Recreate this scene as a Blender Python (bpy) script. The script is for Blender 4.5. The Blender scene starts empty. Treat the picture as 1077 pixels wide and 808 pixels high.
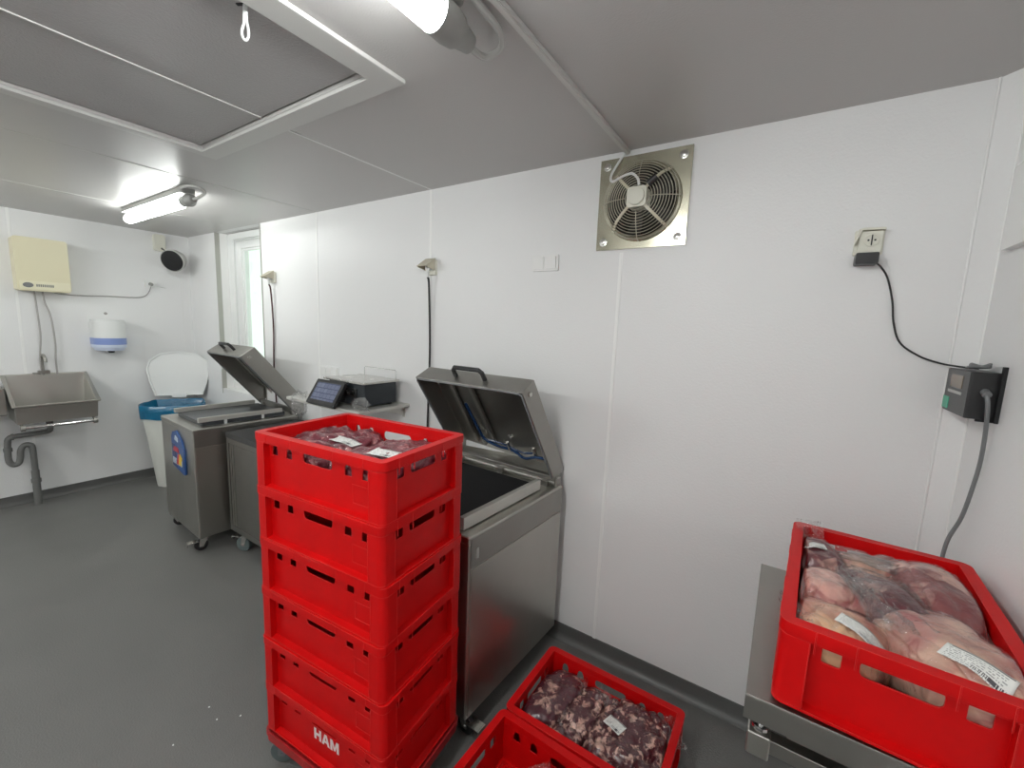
import bpy, bmesh, math, random
from mathutils import Vector, Matrix, noise
from mathutils.geometry import tessellate_polygon
from mathutils.bvhtree import BVHTree
PI = math.pi
scene = bpy.context.scene
C = scene.collection
def V(*a): return Vector(a)

# ------------------------------------------------------------------ materials
def new_mat(name):
    m = bpy.data.materials.new(name); m.use_nodes = True
    nt = m.node_tree; nt.nodes.clear()
    out = nt.nodes.new('ShaderNodeOutputMaterial')
    return m, nt, out
def node(nt, t, **kw):
    n = nt.nodes.new(t)
    for k, v in kw.items():
        if k in n.inputs: n.inputs[k].default_value = v
        else: setattr(n, k, v)
    return n
def principled(name, col, rough=.5, metal=0., bump=0., bscale=60., bstretch=(1,1,1), var=0., vscale=4., spec=.5, coat=0., rvar=0., sss=0., bdist=.002, vcol=None):
    m, nt, out = new_mat(name)
    b = node(nt, 'ShaderNodeBsdfPrincipled')
    b.inputs['Base Color'].default_value = (*col, 1); b.inputs['Roughness'].default_value = rough
    b.inputs['Metallic'].default_value = metal; b.inputs['Specular IOR Level'].default_value = spec
    b.inputs['Coat Weight'].default_value = coat; b.inputs['Coat Roughness'].default_value = .1
    if sss: b.inputs['Subsurface Weight'].default_value = sss; b.inputs['Subsurface Radius'].default_value = (.01,.004,.003)
    nt.links.new(b.outputs[0], out.inputs[0])
    tc = node(nt, 'ShaderNodeTexCoord')
    if bump:
        mp = node(nt, 'ShaderNodeMapping'); mp.inputs['Scale'].default_value = bstretch
        nz = node(nt, 'ShaderNodeTexNoise', Scale=bscale, Detail=3.)
        bp = node(nt, 'ShaderNodeBump', Strength=bump, Distance=bdist)
        nt.links.new(tc.outputs['Object'], mp.inputs[0]); nt.links.new(mp.outputs[0], nz.inputs['Vector'])
        nt.links.new(nz.outputs['Fac'], bp.inputs['Height']); nt.links.new(bp.outputs[0], b.inputs['Normal'])
    if var or rvar:
        nz2 = node(nt, 'ShaderNodeTexNoise', Scale=vscale, Detail=5., Roughness=.65)
        nt.links.new(tc.outputs['Object'], nz2.inputs['Vector'])
        if var:
            mx = node(nt, 'ShaderNodeMix', data_type='RGBA')
            c2 = vcol or tuple(c*(1-var) for c in col)
            mx.inputs['A'].default_value = (*c2, 1); mx.inputs['B'].default_value = (*col, 1)
            rp = node(nt, 'ShaderNodeMapRange'); rp.inputs['From Min'].default_value = .35; rp.inputs['From Max'].default_value = .62
            nt.links.new(nz2.outputs['Fac'], rp.inputs[0]); nt.links.new(rp.outputs[0], mx.inputs['Factor'])
            nt.links.new(mx.outputs['Result'], b.inputs['Base Color'])
        if rvar:
            rr = node(nt, 'ShaderNodeMapRange'); rr.inputs['From Min'].default_value = .3; rr.inputs['From Max'].default_value = .7
            rr.inputs['To Min'].default_value = max(.05, rough-rvar); rr.inputs['To Max'].default_value = rough+rvar
            nt.links.new(nz2.outputs['Fac'], rr.inputs[0]); nt.links.new(rr.outputs[0], b.inputs['Roughness'])
    return m
def emission(name, col, s):
    m, nt, out = new_mat(name)
    e = node(nt, 'ShaderNodeEmission', Strength=s); e.inputs[0].default_value = (*col, 1)
    nt.links.new(e.outputs[0], out.inputs[0]); return m
def film_mat(name, tint=(1,1,1), rough=.12, amount=.35, bscale=22.):
    m, nt, out = new_mat(name)
    tr = node(nt, 'ShaderNodeBsdfTransparent'); tr.inputs[0].default_value = (*tint, 1)
    gl = node(nt, 'ShaderNodeBsdfGlossy', Roughness=rough)
    lw = node(nt, 'ShaderNodeLayerWeight', Blend=.5)
    pw = node(nt, 'ShaderNodeMath', operation='POWER'); pw.inputs[1].default_value = 4.
    mt = node(nt, 'ShaderNodeMath', operation='MULTIPLY_ADD'); mt.inputs[1].default_value = .6; mt.inputs[2].default_value = .012+amount*.06
    mt.use_clamp = True
    mx = node(nt, 'ShaderNodeMixShader')
    tc = node(nt, 'ShaderNodeTexCoord')
    nz = node(nt, 'ShaderNodeTexNoise', Scale=bscale, Detail=4., Distortion=1.2)
    bp = node(nt, 'ShaderNodeBump', Strength=1., Distance=.006)
    vo = node(nt, 'ShaderNodeTexVoronoi', Scale=bscale*1.1); av = node(nt, 'ShaderNodeVectorMath', operation='MULTIPLY_ADD'); av.inputs[1].default_value = (.05,.05,.05)
    nt.links.new(tc.outputs['Object'], nz.inputs['Vector']); nt.links.new(nz.outputs['Color'], av.inputs[0]); nt.links.new(tc.outputs['Object'], av.inputs[2]); nt.links.new(av.outputs[0], vo.inputs['Vector'])
    sm = node(nt, 'ShaderNodeMath', operation='ADD'); nt.links.new(nz.outputs['Fac'], sm.inputs[0]); nt.links.new(vo.outputs['Distance'], sm.inputs[1]); nt.links.new(sm.outputs[0], bp.inputs['Height'])
    nt.links.new(bp.outputs[0], gl.inputs['Normal']); nt.links.new(bp.outputs[0], lw.inputs['Normal'])
    nt.links.new(lw.outputs['Facing'], pw.inputs[0]); nt.links.new(pw.outputs[0], mt.inputs[0]); nt.links.new(mt.outputs[0], mx.inputs[0])
    nt.links.new(tr.outputs[0], mx.inputs[1]); nt.links.new(gl.outputs[0], mx.inputs[2])
    nt.links.new(mx.outputs[0], out.inputs[0]); return m
def glass_mat(name):
    m, nt, out = new_mat(name)
    tr = node(nt, 'ShaderNodeBsdfTransparent'); tr.inputs[0].default_value = (.93,.98,.95,1)
    gl = node(nt, 'ShaderNodeBsdfGlossy', Roughness=.03)
    lw = node(nt, 'ShaderNodeLayerWeight', Blend=.5); mx = node(nt, 'ShaderNodeMixShader')
    fr = node(nt, 'ShaderNodeMath', operation='POWER'); fr.inputs[1].default_value = 5.; nt.links.new(lw.outputs['Facing'], fr.inputs[0])
    nt.links.new(fr.outputs[0], mx.inputs[0]); nt.links.new(tr.outputs[0], mx.inputs[1]); nt.links.new(gl.outputs[0], mx.inputs[2])
    nt.links.new(mx.outputs[0], out.inputs[0]); return m
def meat_mat(name, lean, fat, scale=9., amount=.5, veins=0., vein_col=(.2,.02,.03), third=None):
    m, nt, out = new_mat(name)
    b = node(nt, 'ShaderNodeBsdfPrincipled', Roughness=.32)
    b.inputs['Coat Weight'].default_value = .5; b.inputs['Coat Roughness'].default_value = .12
    b.inputs['Subsurface Weight'].default_value = .15; b.inputs['Subsurface Radius'].default_value = (.012,.004,.003); b.inputs['Subsurface Scale'].default_value = .5
    tc = node(nt, 'ShaderNodeTexCoord')
    wn = node(nt, 'ShaderNodeTexNoise', Scale=scale*1.1, Detail=3.)
    ws = node(nt, 'ShaderNodeVectorMath', operation='MULTIPLY_ADD')
    ws.inputs[1].default_value = (.05,.05,.05)
    nt.links.new(tc.outputs['Object'], wn.inputs['Vector']); nt.links.new(wn.outputs['Color'], ws.inputs[0]); nt.links.new(tc.outputs['Object'], ws.inputs[2])
    vo = node(nt, 'ShaderNodeTexVoronoi', Scale=scale*2.2)
    nt.links.new(ws.outputs[0], vo.inputs['Vector'])
    sep = node(nt, 'ShaderNodeSeparateColor'); nt.links.new(vo.outputs['Color'], sep.inputs[0])
    nz = node(nt, 'ShaderNodeTexNoise', Scale=scale*1.7, Detail=6., Roughness=.6); nt.links.new(ws.outputs[0], nz.inputs['Vector'])
    ad = node(nt, 'ShaderNodeMath', operation='ADD'); 
    nt.links.new(nz.outputs['Fac'], ad.inputs[0])
    ms = node(nt, 'ShaderNodeMath', operation='MULTIPLY'); ms.inputs[1].default_value = .35
    nt.links.new(sep.outputs[0], ms.inputs[0]); nt.links.new(ms.outputs[0], ad.inputs[1])
    mr = node(nt, 'ShaderNodeMapRange'); mr.inputs['From Min'].default_value = .95-amount*.55; mr.inputs['From Max'].default_value = 1.09-amount*.55
    nt.links.new(ad.outputs[0], mr.inputs[0])
    mx = node(nt, 'ShaderNodeMix', data_type='RGBA'); mx.inputs['A'].default_value = (*lean,1); mx.inputs['B'].default_value = (*fat,1)
    nt.links.new(mr.outputs[0], mx.inputs['Factor']); last = mx.outputs['Result']
    # tonal variation of the lean
    n3 = node(nt, 'ShaderNodeTexNoise', Scale=scale*4, Detail=4.); nt.links.new(ws.outputs[0], n3.inputs['Vector'])
    m3 = node(nt, 'ShaderNodeMapRange'); m3.inputs['From Min'].default_value=.3; m3.inputs['From Max'].default_value=.7; m3.inputs['To Min'].default_value=.72; m3.inputs['To Max'].default_value=1.25
    nt.links.new(n3.outputs['Fac'], m3.inputs[0])
    mm = node(nt, 'ShaderNodeVectorMath', operation='SCALE'); nt.links.new(last, mm.inputs[0]); nt.links.new(m3.outputs[0], mm.inputs['Scale']); last = mm.outputs[0]
    if third:
        n4 = node(nt, 'ShaderNodeTexNoise', Scale=scale*.8, Detail=3.); nt.links.new(tc.outputs['Object'], n4.inputs['Vector'])
        m4 = node(nt, 'ShaderNodeMapRange'); m4.inputs['From Min'].default_value=.46; m4.inputs['From Max'].default_value=.57
        nt.links.new(n4.outputs['Fac'], m4.inputs[0])
        x4 = node(nt, 'ShaderNodeMix', data_type='RGBA'); x4.inputs['B'].default_value = (*third,1)
        nt.links.new(last, x4.inputs['A']); nt.links.new(m4.outputs[0], x4.inputs['Factor']); last = x4.outputs['Result']
    if veins:
        v2 = node(nt, 'ShaderNodeTexNoise', Scale=scale*2., Detail=3., Roughness=.45, Distortion=.8); nt.links.new(tc.outputs['Object'], v2.inputs['Vector'])
        sb = node(nt, 'ShaderNodeMath', operation='SUBTRACT'); sb.inputs[1].default_value = .5; nt.links.new(v2.outputs['Fac'], sb.inputs[0])
        ab = node(nt, 'ShaderNodeMath', operation='ABSOLUTE'); nt.links.new(sb.outputs[0], ab.inputs[0])
        m0 = node(nt, 'ShaderNodeMapRange'); m0.inputs['From Min'].default_value=.004; m0.inputs['From Max'].default_value=.05; m0.inputs['To Min'].default_value=veins; m0.inputs['To Max'].default_value=0
        nt.links.new(ab.outputs[0], m0.inputs[0])
        vm = node(nt, 'ShaderNodeTexNoise', Scale=scale*1.5, Detail=1.); nt.links.new(ws.outputs[0], vm.inputs['Vector'])
        vr = node(nt, 'ShaderNodeMapRange'); vr.inputs['From Min'].default_value=.32; vr.inputs['From Max'].default_value=.50; nt.links.new(vm.outputs['Fac'], vr.inputs[0])
        mv = node(nt, 'ShaderNodeMath', operation='MULTIPLY'); nt.links.new(m0.outputs[0], mv.inputs[0]); nt.links.new(vr.outputs[0], mv.inputs[1])
        xv = node(nt, 'ShaderNodeMix', data_type='RGBA'); xv.inputs['B'].default_value = (*vein_col,1)
        nt.links.new(last, xv.inputs['A']); nt.links.new(mv.outputs[0], xv.inputs['Factor']); last = xv.outputs['Result']
    nt.links.new(last, b.inputs['Base Color'])
    bp = node(nt, 'ShaderNodeBump', Strength=.6, Distance=.006)
    nt.links.new(ad.outputs[0], bp.inputs['Height']); nt.links.new(bp.outputs[0], b.inputs['Normal'])
    nt.links.new(b.outputs[0], out.inputs[0]); return m
def label_mat(name):
    m, nt, out = new_mat(name)
    b = node(nt, 'ShaderNodeBsdfPrincipled', Roughness=.35)
    uv = node(nt, 'ShaderNodeUVMap'); sx = node(nt, 'ShaderNodeSeparateXYZ'); nt.links.new(uv.outputs[0], sx.inputs[0])
    def M(op, a, bb=None, c=None):
        n = node(nt, 'ShaderNodeMath', operation=op)
        for i, x in enumerate((a, bb, c)):
            if x is None: continue
            if isinstance(x, (int, float)): n.inputs[i].default_value = x
            else: nt.links.new(x, n.inputs[i])
        return n.outputs[0]
    u, v = sx.outputs[0], sx.outputs[1]
    # rows of small print
    row = M('LESS_THAN', M('FRACT', M('MULTIPLY', v, 8.)), .42)
    cb = node(nt, 'ShaderNodeCombineXYZ'); nt.links.new(M('MULTIPLY', u, 60.), cb.inputs[0]); nt.links.new(M('FLOOR', M('MULTIPLY', v, 8.)), cb.inputs[1])
    wn = node(nt, 'ShaderNodeTexWhiteNoise'); 
    fl = node(nt, 'ShaderNodeVectorMath', operation='FLOOR'); nt.links.new(cb.outputs[0], fl.inputs[0]); nt.links.new(fl.outputs[0], wn.inputs['Vector'])
    txt = M('MULTIPLY', row, M('GREATER_THAN', wn.outputs['Value'], .42))
    txt = M('MULTIPLY', txt, M('MULTIPLY', M('GREATER_THAN', u, .06), M('LESS_THAN', u, .9)))
    txt = M('MULTIPLY', txt, M('LESS_THAN', v, .82))
    # bar code strip along the lower edge, rule along the top edge
    cb2 = node(nt, 'ShaderNodeCombineXYZ'); nt.links.new(M('FLOOR', M('MULTIPLY', u, 90.)), cb2.inputs[0])
    w2 = node(nt, 'ShaderNodeTexWhiteNoise'); nt.links.new(cb2.outputs[0], w2.inputs['Vector'])
    bar = M('MULTIPLY', M('GREATER_THAN', w2.outputs['Value'], .5), M('MULTIPLY', M('LESS_THAN', v, .3), M('GREATER_THAN', u, .45)))
    bar = M('MULTIPLY', bar, M('MULTIPLY', M('GREATER_THAN', v, .08), M('LESS_THAN', u, .93)))
    rule = M('MULTIPLY', M('GREATER_THAN', v, .9), M('MULTIPLY', M('LESS_THAN', v, .955), M('MULTIPLY', M('GREATER_THAN', u, .08), M('LESS_THAN', u, .95))))
    fac = M('MAXIMUM', M('MAXIMUM', M('MULTIPLY', txt, .6), bar), rule)
    mx = node(nt, 'ShaderNodeMix', data_type='RGBA'); mx.inputs['A'].default_value = (.82,.83,.8,1); mx.inputs['B'].default_value = (.06,.06,.07,1)
    nt.links.new(fac, mx.inputs['Factor']); nt.links.new(mx.outputs['Result'], b.inputs['Base Color'])
    nt.links.new(b.outputs[0], out.inputs[0]); return m

WALL = principled('wall_panel_white', (.80,.80,.80), .42, bump=.5, bscale=110., bdist=.002)
CEIL = principled('ceiling_panel_dimmed', (.50,.485,.475), .3, bump=.5, bscale=120., bstretch=(1,1.6,1), bdist=.0016)  # white panels; the weaker light up there is put into a greyer colour
HATCH = principled('hatch_panel_grey', (.40,.385,.385), .34, bump=.8, bscale=130., bdist=.003)
HFRAME = principled('hatch_frame_plastic', (.58,.575,.555), .35)
FLOOR = principled('floor_resin_grey', (.152,.150,.143), .46, bump=.6, bscale=150., bdist=.003, var=.14, vscale=2.2, rvar=.1)
SKIRT = principled('skirting_resin_grey', (.095,.096,.092), .42, bump=.2, bscale=200.)
TRIM = principled('white_trim_plastic', (.82,.82,.81), .35)
JOINT = principled('joint_strip_white', (.88,.88,.87), .3)
STEEL = principled('brushed_steel', (.50,.49,.455), .36, 1., bump=.12, bscale=30., bstretch=(60,2,2), rvar=.07, vscale=6, bdist=.0006)
STEEL_D = principled('brushed_steel_dull', (.36,.35,.325), .40, 1., bump=.12, bscale=30., bstretch=(60,2,2), rvar=.07, vscale=6, bdist=.0006)
STEEL_L = principled('bright_steel', (.62,.61,.58), .25, 1., rvar=.06, vscale=8)
CHROME = principled('chrome', (.75,.75,.75), .12, 1.)
ALU = principled('light_aluminium', (.62,.61,.57), .42, .55)
BLACK = principled('black_plastic', (.014,.014,.015), .35)
BLACKM = principled('black_matte', (.006,.006,.007), .7)
GASKET = principled('dark_chamber_board', (.016,.018,.02), .3, rvar=.1)
RED = principled('red_crate_plastic', (.56,.002,.003), .42, bump=.10, bscale=350., var=.10, vscale=9, spec=.2)
REDW = principled('red_crate_worn_lit_edge', (.80,.12,.10), .5, spec=.3)  # edge wear, with the light lines of edge highlights put into the colour
RED2 = principled('red_dolly_plastic', (.42,.012,.014), .5, var=.3, vscale=14)
GREYP = principled('grey_plastic', (.16,.165,.17), .45)
GREYW = principled('grey_rubber_wheel', (.10,.125,.125), .45)
PIPE = principled('grey_drain_pipe', (.15,.15,.145), .42)
HOSEG = principled('light_grey_hose', (.36,.34,.33), .4)
CREAM = principled('cream_plastic', (.72,.67,.47), .38)
BEIGE = principled('beige_plastic', (.55,.51,.40), .4)
IVORY = principled('ivory_plastic', (.74,.73,.64), .4)
WHITE = principled('white_plastic', (.78,.79,.78), .32)
BINW = principled('white_bin_plastic', (.70,.71,.66), .42)
BLUEP = principled('blue_bag_film', (.0,.12,.24), .22, bump=.8, bscale=25., bdist=.012, coat=.4)
FANPL = principled('fan_plate_coated', (.48,.46,.36), .22, .75, rvar=.06, vscale=7)
WIRE = principled('fan_guard_wire', (.62,.59,.49), .25, .5)
SWITCH = principled('switch_white', (.85,.85,.84), .25)
DARK = principled('dark_duct', (.004,.004,.004), .8)
HOSEB = principled('blue_hose', (.01,.035,.10), .25)
DKRED = principled('dark_red_cord', (.05,.006,.008), .45)
GREEN = principled('green_sticker', (.10,.45,.30), .5)
LCD = principled('tan_display', (.20,.16,.12), .2)
PALEBL = principled('pale_blue_band', (.22,.30,.60), .3)
PBLUE = principled('panel_blue', (.025,.08,.25), .3)
PBLUE2 = principled('panel_dark_blue', (.012,.03,.12), .3)
LOGOR = principled('panel_red_mark', (.5,.02,.04), .35)
LOGOY = principled('panel_yellow_mark', (.75,.5,.03), .35)
LOGOW = principled('panel_pale_print', (.55,.62,.68), .35)
GREYP_L = principled('lamp_grey_plastic', (.30,.30,.285), .4)
CLOOP = principled('pale_cable_sleeve', (.48,.48,.46), .22)
def screen_mat():
    m, nt, out = new_mat('touch_screen_lit')
    b = node(nt, 'ShaderNodeBsdfPrincipled', Roughness=.12); b.inputs['Base Color'].default_value = (.03,.035,.05,1)
    tc = node(nt, 'ShaderNodeTexCoord'); br = node(nt, 'ShaderNodeTexBrick', Scale=14.)
    br.inputs['Color1'].default_value = (.16,.18,.25,1); br.inputs['Color2'].default_value = (.12,.135,.2,1); br.inputs['Mortar'].default_value = (.05,.06,.1,1)
    nt.links.new(tc.outputs['Object'], br.inputs['Vector'])
    nt.links.new(br.outputs['Color'], b.inputs['Emission Color']); b.inputs['Emission Strength'].default_value = .8
    nt.links.new(b.outputs[0], out.inputs[0]); return m
SCREEN = screen_mat()
TUBE = emission('lit_fluorescent_diffuser', (.97, 1., .985), 36.)
TUBE2 = emission('lit_fluorescent_diffuser_aged', (.96, 1., .965), 26.)
TUBE4 = emission('added_fill_diffuser_right', (.97, 1., .98), 44.)  # glow of the added fill lamp near the right wall
TUBE3 = emission('added_fill_diffuser_left', (.97, 1., .98), 62.)  # glow of the added lamp that brightens the sink wall
FILM = film_mat('clear_bag_film', rough=.14, amount=.35, bscale=30.)
FILM2 = film_mat('clear_crumpled_film', rough=.2, amount=3., bscale=40.)
GLASS = glass_mat('window_glass')
CLEAR = film_mat('clear_tube_plastic', rough=.08, amount=.8, bscale=4.)
M_TRIM = meat_mat('meat_trimmings', (.078,.013,.021), (.70,.45,.37), 22., .45)
M_DARK = meat_mat('meat_dark', (.080,.014,.025), (.62,.38,.31), 16., .36)
M_STACK = meat_mat('meat_purple', (.15,.022,.036), (.46,.20,.20), 20., .34)
M_PINK = meat_mat('meat_pink_fat', (.60,.32,.27), (.70,.44,.38), 6., .6, veins=.8, vein_col=(.26,.04,.05))
M_YEL = meat_mat('meat_yellow_fat', (.68,.43,.26), (.72,.50,.34), 6., .6, veins=.65, vein_col=(.33,.07,.05), third=(.55,.22,.18))
M_MIX = meat_mat('meat_red_and_fat', (.13,.028,.036), (.46,.25,.21), 8., .40, veins=.5, vein_col=(.05,.006,.012))
M_RIM = meat_mat('meat_red_pink_edge', (.22,.06,.06), (.66,.40,.33), 5., .56, veins=.7, vein_col=(.15,.02,.03))
M_PALE = meat_mat('meat_pale_beige_fat', (.64,.40,.31), (.72,.50,.39), 5., .6, veins=.9, vein_col=(.30,.07,.07), third=(.42,.15,.15))
LABEL = label_mat('printed_label')

# ------------------------------------------------------------------ geometry helpers
def NB(): return bmesh.new()
def face(bm, vs):
    try: return bm.faces.new(vs)
    except ValueError: return None
def box(bm, x0, x1, y0, y1, z0, z1, f=None):
    f = f or (lambda p: p)
    v = [bm.verts.new(f(V(x,y,z))) for x in (x0,x1) for y in (y0,y1) for z in (z0,z1)]
    for q in ((0,1,3,2),(4,6,7,5),(0,4,5,1),(2,3,7,6),(0,2,6,4),(1,5,7,3)): face(bm, [v[i] for i in q])
def frame_of(t):
    t = t.normalized(); a = V(0,0,1) if abs(t.z) < .9 else V(1,0,0)
    n = t.cross(a).normalized(); return n, t.cross(n).normalized()
def cyl(bm, p0, p1, r0, r1=None, seg=20, caps=True):
    r1 = r0 if r1 is None else r1; p0, p1 = Vector(p0), Vector(p1); n, b = frame_of(p1-p0)
    A = [bm.verts.new(p0+(n*math.cos(2*PI*i/seg)+b*math.sin(2*PI*i/seg))*r0) for i in range(seg)]
    B = [bm.verts.new(p1+(n*math.cos(2*PI*i/seg)+b*math.sin(2*PI*i/seg))*r1) for i in range(seg)]
    for i in range(seg): face(bm, (A[i],A[(i+1)%seg],B[(i+1)%seg],B[i]))
    if caps: face(bm, A[::-1]); face(bm, B)
def smooth_path(pts, n=6):
    P = [Vector(p) for p in pts]; out = []
    for i in range(len(P)-1):
        p0 = P[max(i-1,0)]; p1 = P[i]; p2 = P[i+1]; p3 = P[min(i+2,len(P)-1)]
        for k in range(n):
            t = k/n
            out.append(.5*((2*p1)+(p2-p0)*t+(2*p0-5*p1+4*p2-p3)*t*t+(-p0+3*p1-3*p2+p3)*t**3))
    out.append(P[-1]); return out
def tube(bm, pts, r, seg=10, smooth=6, closed=False):
    P = smooth_path(pts, smooth) if smooth else [Vector(p) for p in pts]
    if closed: P = P[:-1] if (P[0]-P[-1]).length < 1e-6 else P
    rings = []; N = len(P); n = None
    for i, p in enumerate(P):
        t = (P[(i+1)%N]-P[i-1]) if closed else (P[min(i+1,N-1)]-P[max(i-1,0)])
        t.normalize()
        if n is None: n, b = frame_of(t)
        else:
            n = (n-t*n.dot(t)).normalized(); b = t.cross(n)
        b = t.cross(n).normalized()
        rings.append([bm.verts.new(p+(n*math.cos(2*PI*k/seg)+b*math.sin(2*PI*k/seg))*r) for k in range(seg)])
    for i in range(N if closed else N-1):
        A, B = rings[i], rings[(i+1)%N]
        for k in range(seg): face(bm, (A[k],A[(k+1)%seg],B[(k+1)%seg],B[k]))
    if not closed: face(bm, rings[0][::-1]); face(bm, rings[-1])
def ring(bm, c, axis, R, r, seg=48, ms=6):
    n, b = frame_of(Vector(axis)); c = Vector(c)
    tube(bm, [c+(n*math.cos(2*PI*i/seg)+b*math.sin(2*PI*i/seg))*R for i in range(seg)], r, ms, 0, True)
def prism(bm, loops, f, w0, w1):
    """loops: [outer, hole, ...] lists of (u,v); f(u,v,w) -> Vector"""
    flat = [p for l in loops for p in l]
    tris = tessellate_polygon([[V(u,v,0) for u,v in l] for l in loops])
    A = [bm.verts.new(f(u,v,w0)) for u,v in flat]; B = [bm.verts.new(f(u,v,w1)) for u,v in flat]
    for t in tris:
        face(bm, [A[i] for i in t]); face(bm, [B[i] for i in t][::-1])
    o = 0
    for l in loops:
        n = len(l)
        for i in range(n): face(bm, (A[o+i],A[o+(i+1)%n],B[o+(i+1)%n],B[o+i]))
        o += n
def rrect(x0, x1, y0, y1, r, n=4):
    out = []
    for cx, cy, a in ((x1-r,y1-r,0),(x0+r,y1-r,90),(x0+r,y0+r,180),(x1-r,y0+r,270)):
        for i in range(n+1):
            t = math.radians(a+90*i/n); out.append((cx+r*math.cos(t), cy+r*math.sin(t)))
    return out
def lathe(bm, prof, c, axis=(0,0,1), seg=32, caps=True):
    n, b = frame_of(Vector(axis)); ax = Vector(axis).normalized(); c = Vector(c); rings = []
    for r, h in prof: rings.append([bm.verts.new(c+ax*h+(n*math.cos(2*PI*k/seg)+b*math.sin(2*PI*k/seg))*max(r,1e-5)) for k in range(seg)])
    for A, B in zip(rings, rings[1:]):
        for k in range(seg): face(bm, (A[k],A[(k+1)%seg],B[(k+1)%seg],B[k]))
    if caps: face(bm, rings[0][::-1]); face(bm, rings[-1])
def obj(name, bm, m, parent=None, bevel=0., smooth=True, angle=35, seg=2, normals=True):
    if normals: bmesh.ops.recalc_face_normals(bm, faces=bm.faces[:])
    me = bpy.data.meshes.new(name); bm.to_mesh(me); bm.free(); me.materials.append(m)
    if smooth:
        me.shade_smooth(); me.set_sharp_from_angle(angle=math.radians(angle))
    o = bpy.data.objects.new(name, me); C.objects.link(o)
    if parent: o.parent = parent
    if bevel:
        md = o.modifiers.new('bevel', 'BEVEL'); md.width = bevel; md.segments = seg; md.limit_method = 'ANGLE'; md.angle_limit = math.radians(40)
        md.harden_normals = True
    return o
def tag(o, label, cat, group=None):
    o['label'] = label; o['category'] = cat
    if group: o['group'] = group
    return o
def struct(name, bm, m, **k):
    o = obj(name, bm, m, **k); o['kind'] = 'structure'; return o
def thing(name, label, cat, loc=(0,0,0), rz=0., group=None):
    o = bpy.data.objects.new(name, None); C.objects.link(o); o.location = loc; o.rotation_euler = (0,0,rz)
    o.empty_display_size = .1
    return tag(o, label, cat, group)
def dup(root, loc=None, rz=None, label=None):
    def cp(o, par):
        c = o.copy(); C.objects.link(c); c.parent = par
        for ch in list(o.children): cp(ch, c)
        return c
    r = cp(root, None)
    if loc is not None: r.location = loc
    if rz is not None: r.rotation_euler = (0,0,rz)
    if label: r['label'] = label
    return r

# ------------------------------------------------------------------ the room
D, XL, XR, YF, HC = 1.944, -5.402, .505, -1.7, 2.483   # rear wall, left wall, right wall, wall behind the camera, ceiling
WX0, WX1, WZ0 = -4.766, -3.917, .95                    # window opening
FX, FZ = -.608, 2.255                                  # fan centre
bm = NB(); box(bm, XL-.3, XR+.3, YF-.3, D+.3, -.1, 0); struct('floor', bm, FLOOR)
bm = NB()
prism(bm, [[(XL-.06,-.05),(XR+.06,-.05),(XR+.06,HC+.08),(XL-.06,HC+.08)],
           [(WX0-.012,WZ0-.012),(WX0-.012,HC-.0005),(WX1+.012,HC-.0005),(WX1+.012,WZ0-.012)][::-1],
           [(FX+.155*math.cos(2*PI*i/48), FZ+.155*math.sin(2*PI*i/48)) for i in range(48)][::-1]],
      lambda u,v,w: V(u,w,v), D, D+.06)
struct('wall_back', bm, WALL, smooth=False)
bm = NB(); box(bm, XL-.06, XL, YF, D, -.05, HC+.08); struct('wall_left', bm, WALL)
bm = NB(); box(bm, XR, XR+.06, YF, D, -.05, HC+.08); struct('wall_right', bm, WALL)
bm = NB(); box(bm, XL-.06, XR+.06, YF-.06, YF, -.05, HC+.08); struct('wall_front', bm, WALL)
bm = NB(); prism(bm, [[(.455,D),(XR,D),(XR,1.894)]], lambda u,v,w: V(u,v,w), 0, HC); struct('trim_1', bm, WALL, smooth=False)  # bevelled corner strip
for x in (.452, .503):
    y = D if x < .47 else 1.893
    bm = NB(); cyl(bm, (x,y-.001,.08), (x,y-.001,HC), .0035, seg=8); struct('trim_%d' % (2 if x < .47 else 3), bm, TRIM)
# ceiling with the hatch set in it
HX0, HX1, HY0, HY1 = -2.487, -1.25, -.42, .978
bm = NB()
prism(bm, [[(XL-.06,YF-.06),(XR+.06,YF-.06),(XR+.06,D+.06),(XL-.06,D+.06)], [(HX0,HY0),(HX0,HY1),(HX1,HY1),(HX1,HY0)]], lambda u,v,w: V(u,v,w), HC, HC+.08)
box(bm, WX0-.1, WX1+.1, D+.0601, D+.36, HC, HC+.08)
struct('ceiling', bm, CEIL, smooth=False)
# panel joint strips: ceiling, rear wall, left wall
n = 4
for x in (-1.893, -3.08, -4.28):
    y0 = 1.062 if x > -2 else YF
    bm = NB(); box(bm, x-.006, x+.006, y0, D, HC-.0015, HC+.001); struct('trim_%d' % n, bm, TRIM if x > -3 else HFRAME); n += 1
    if x > -4:
        bm = NB(); box(bm, x-.008, x+.008, D-.003, D+.001, .08, HC); struct('trim_%d' % n, bm, JOINT, bevel=.0012); n += 1
bm = NB(); box(bm, -.694, -.678, D-.003, D+.001, .08, 2.04); struct('trim_%d' % n, bm, JOINT, bevel=.0012); n += 1
bm = NB(); box(bm, XL-.001, XL+.003, .705, .723, .08, HC); struct('trim_%d' % n, bm, JOINT, bevel=.0012); n += 1
bm = NB(); box(bm, XL-.001, XL+.0015, 1.86, 1.866, .08, HC); struct('trim_%d' % n, bm, TRIM); n += 1
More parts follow.
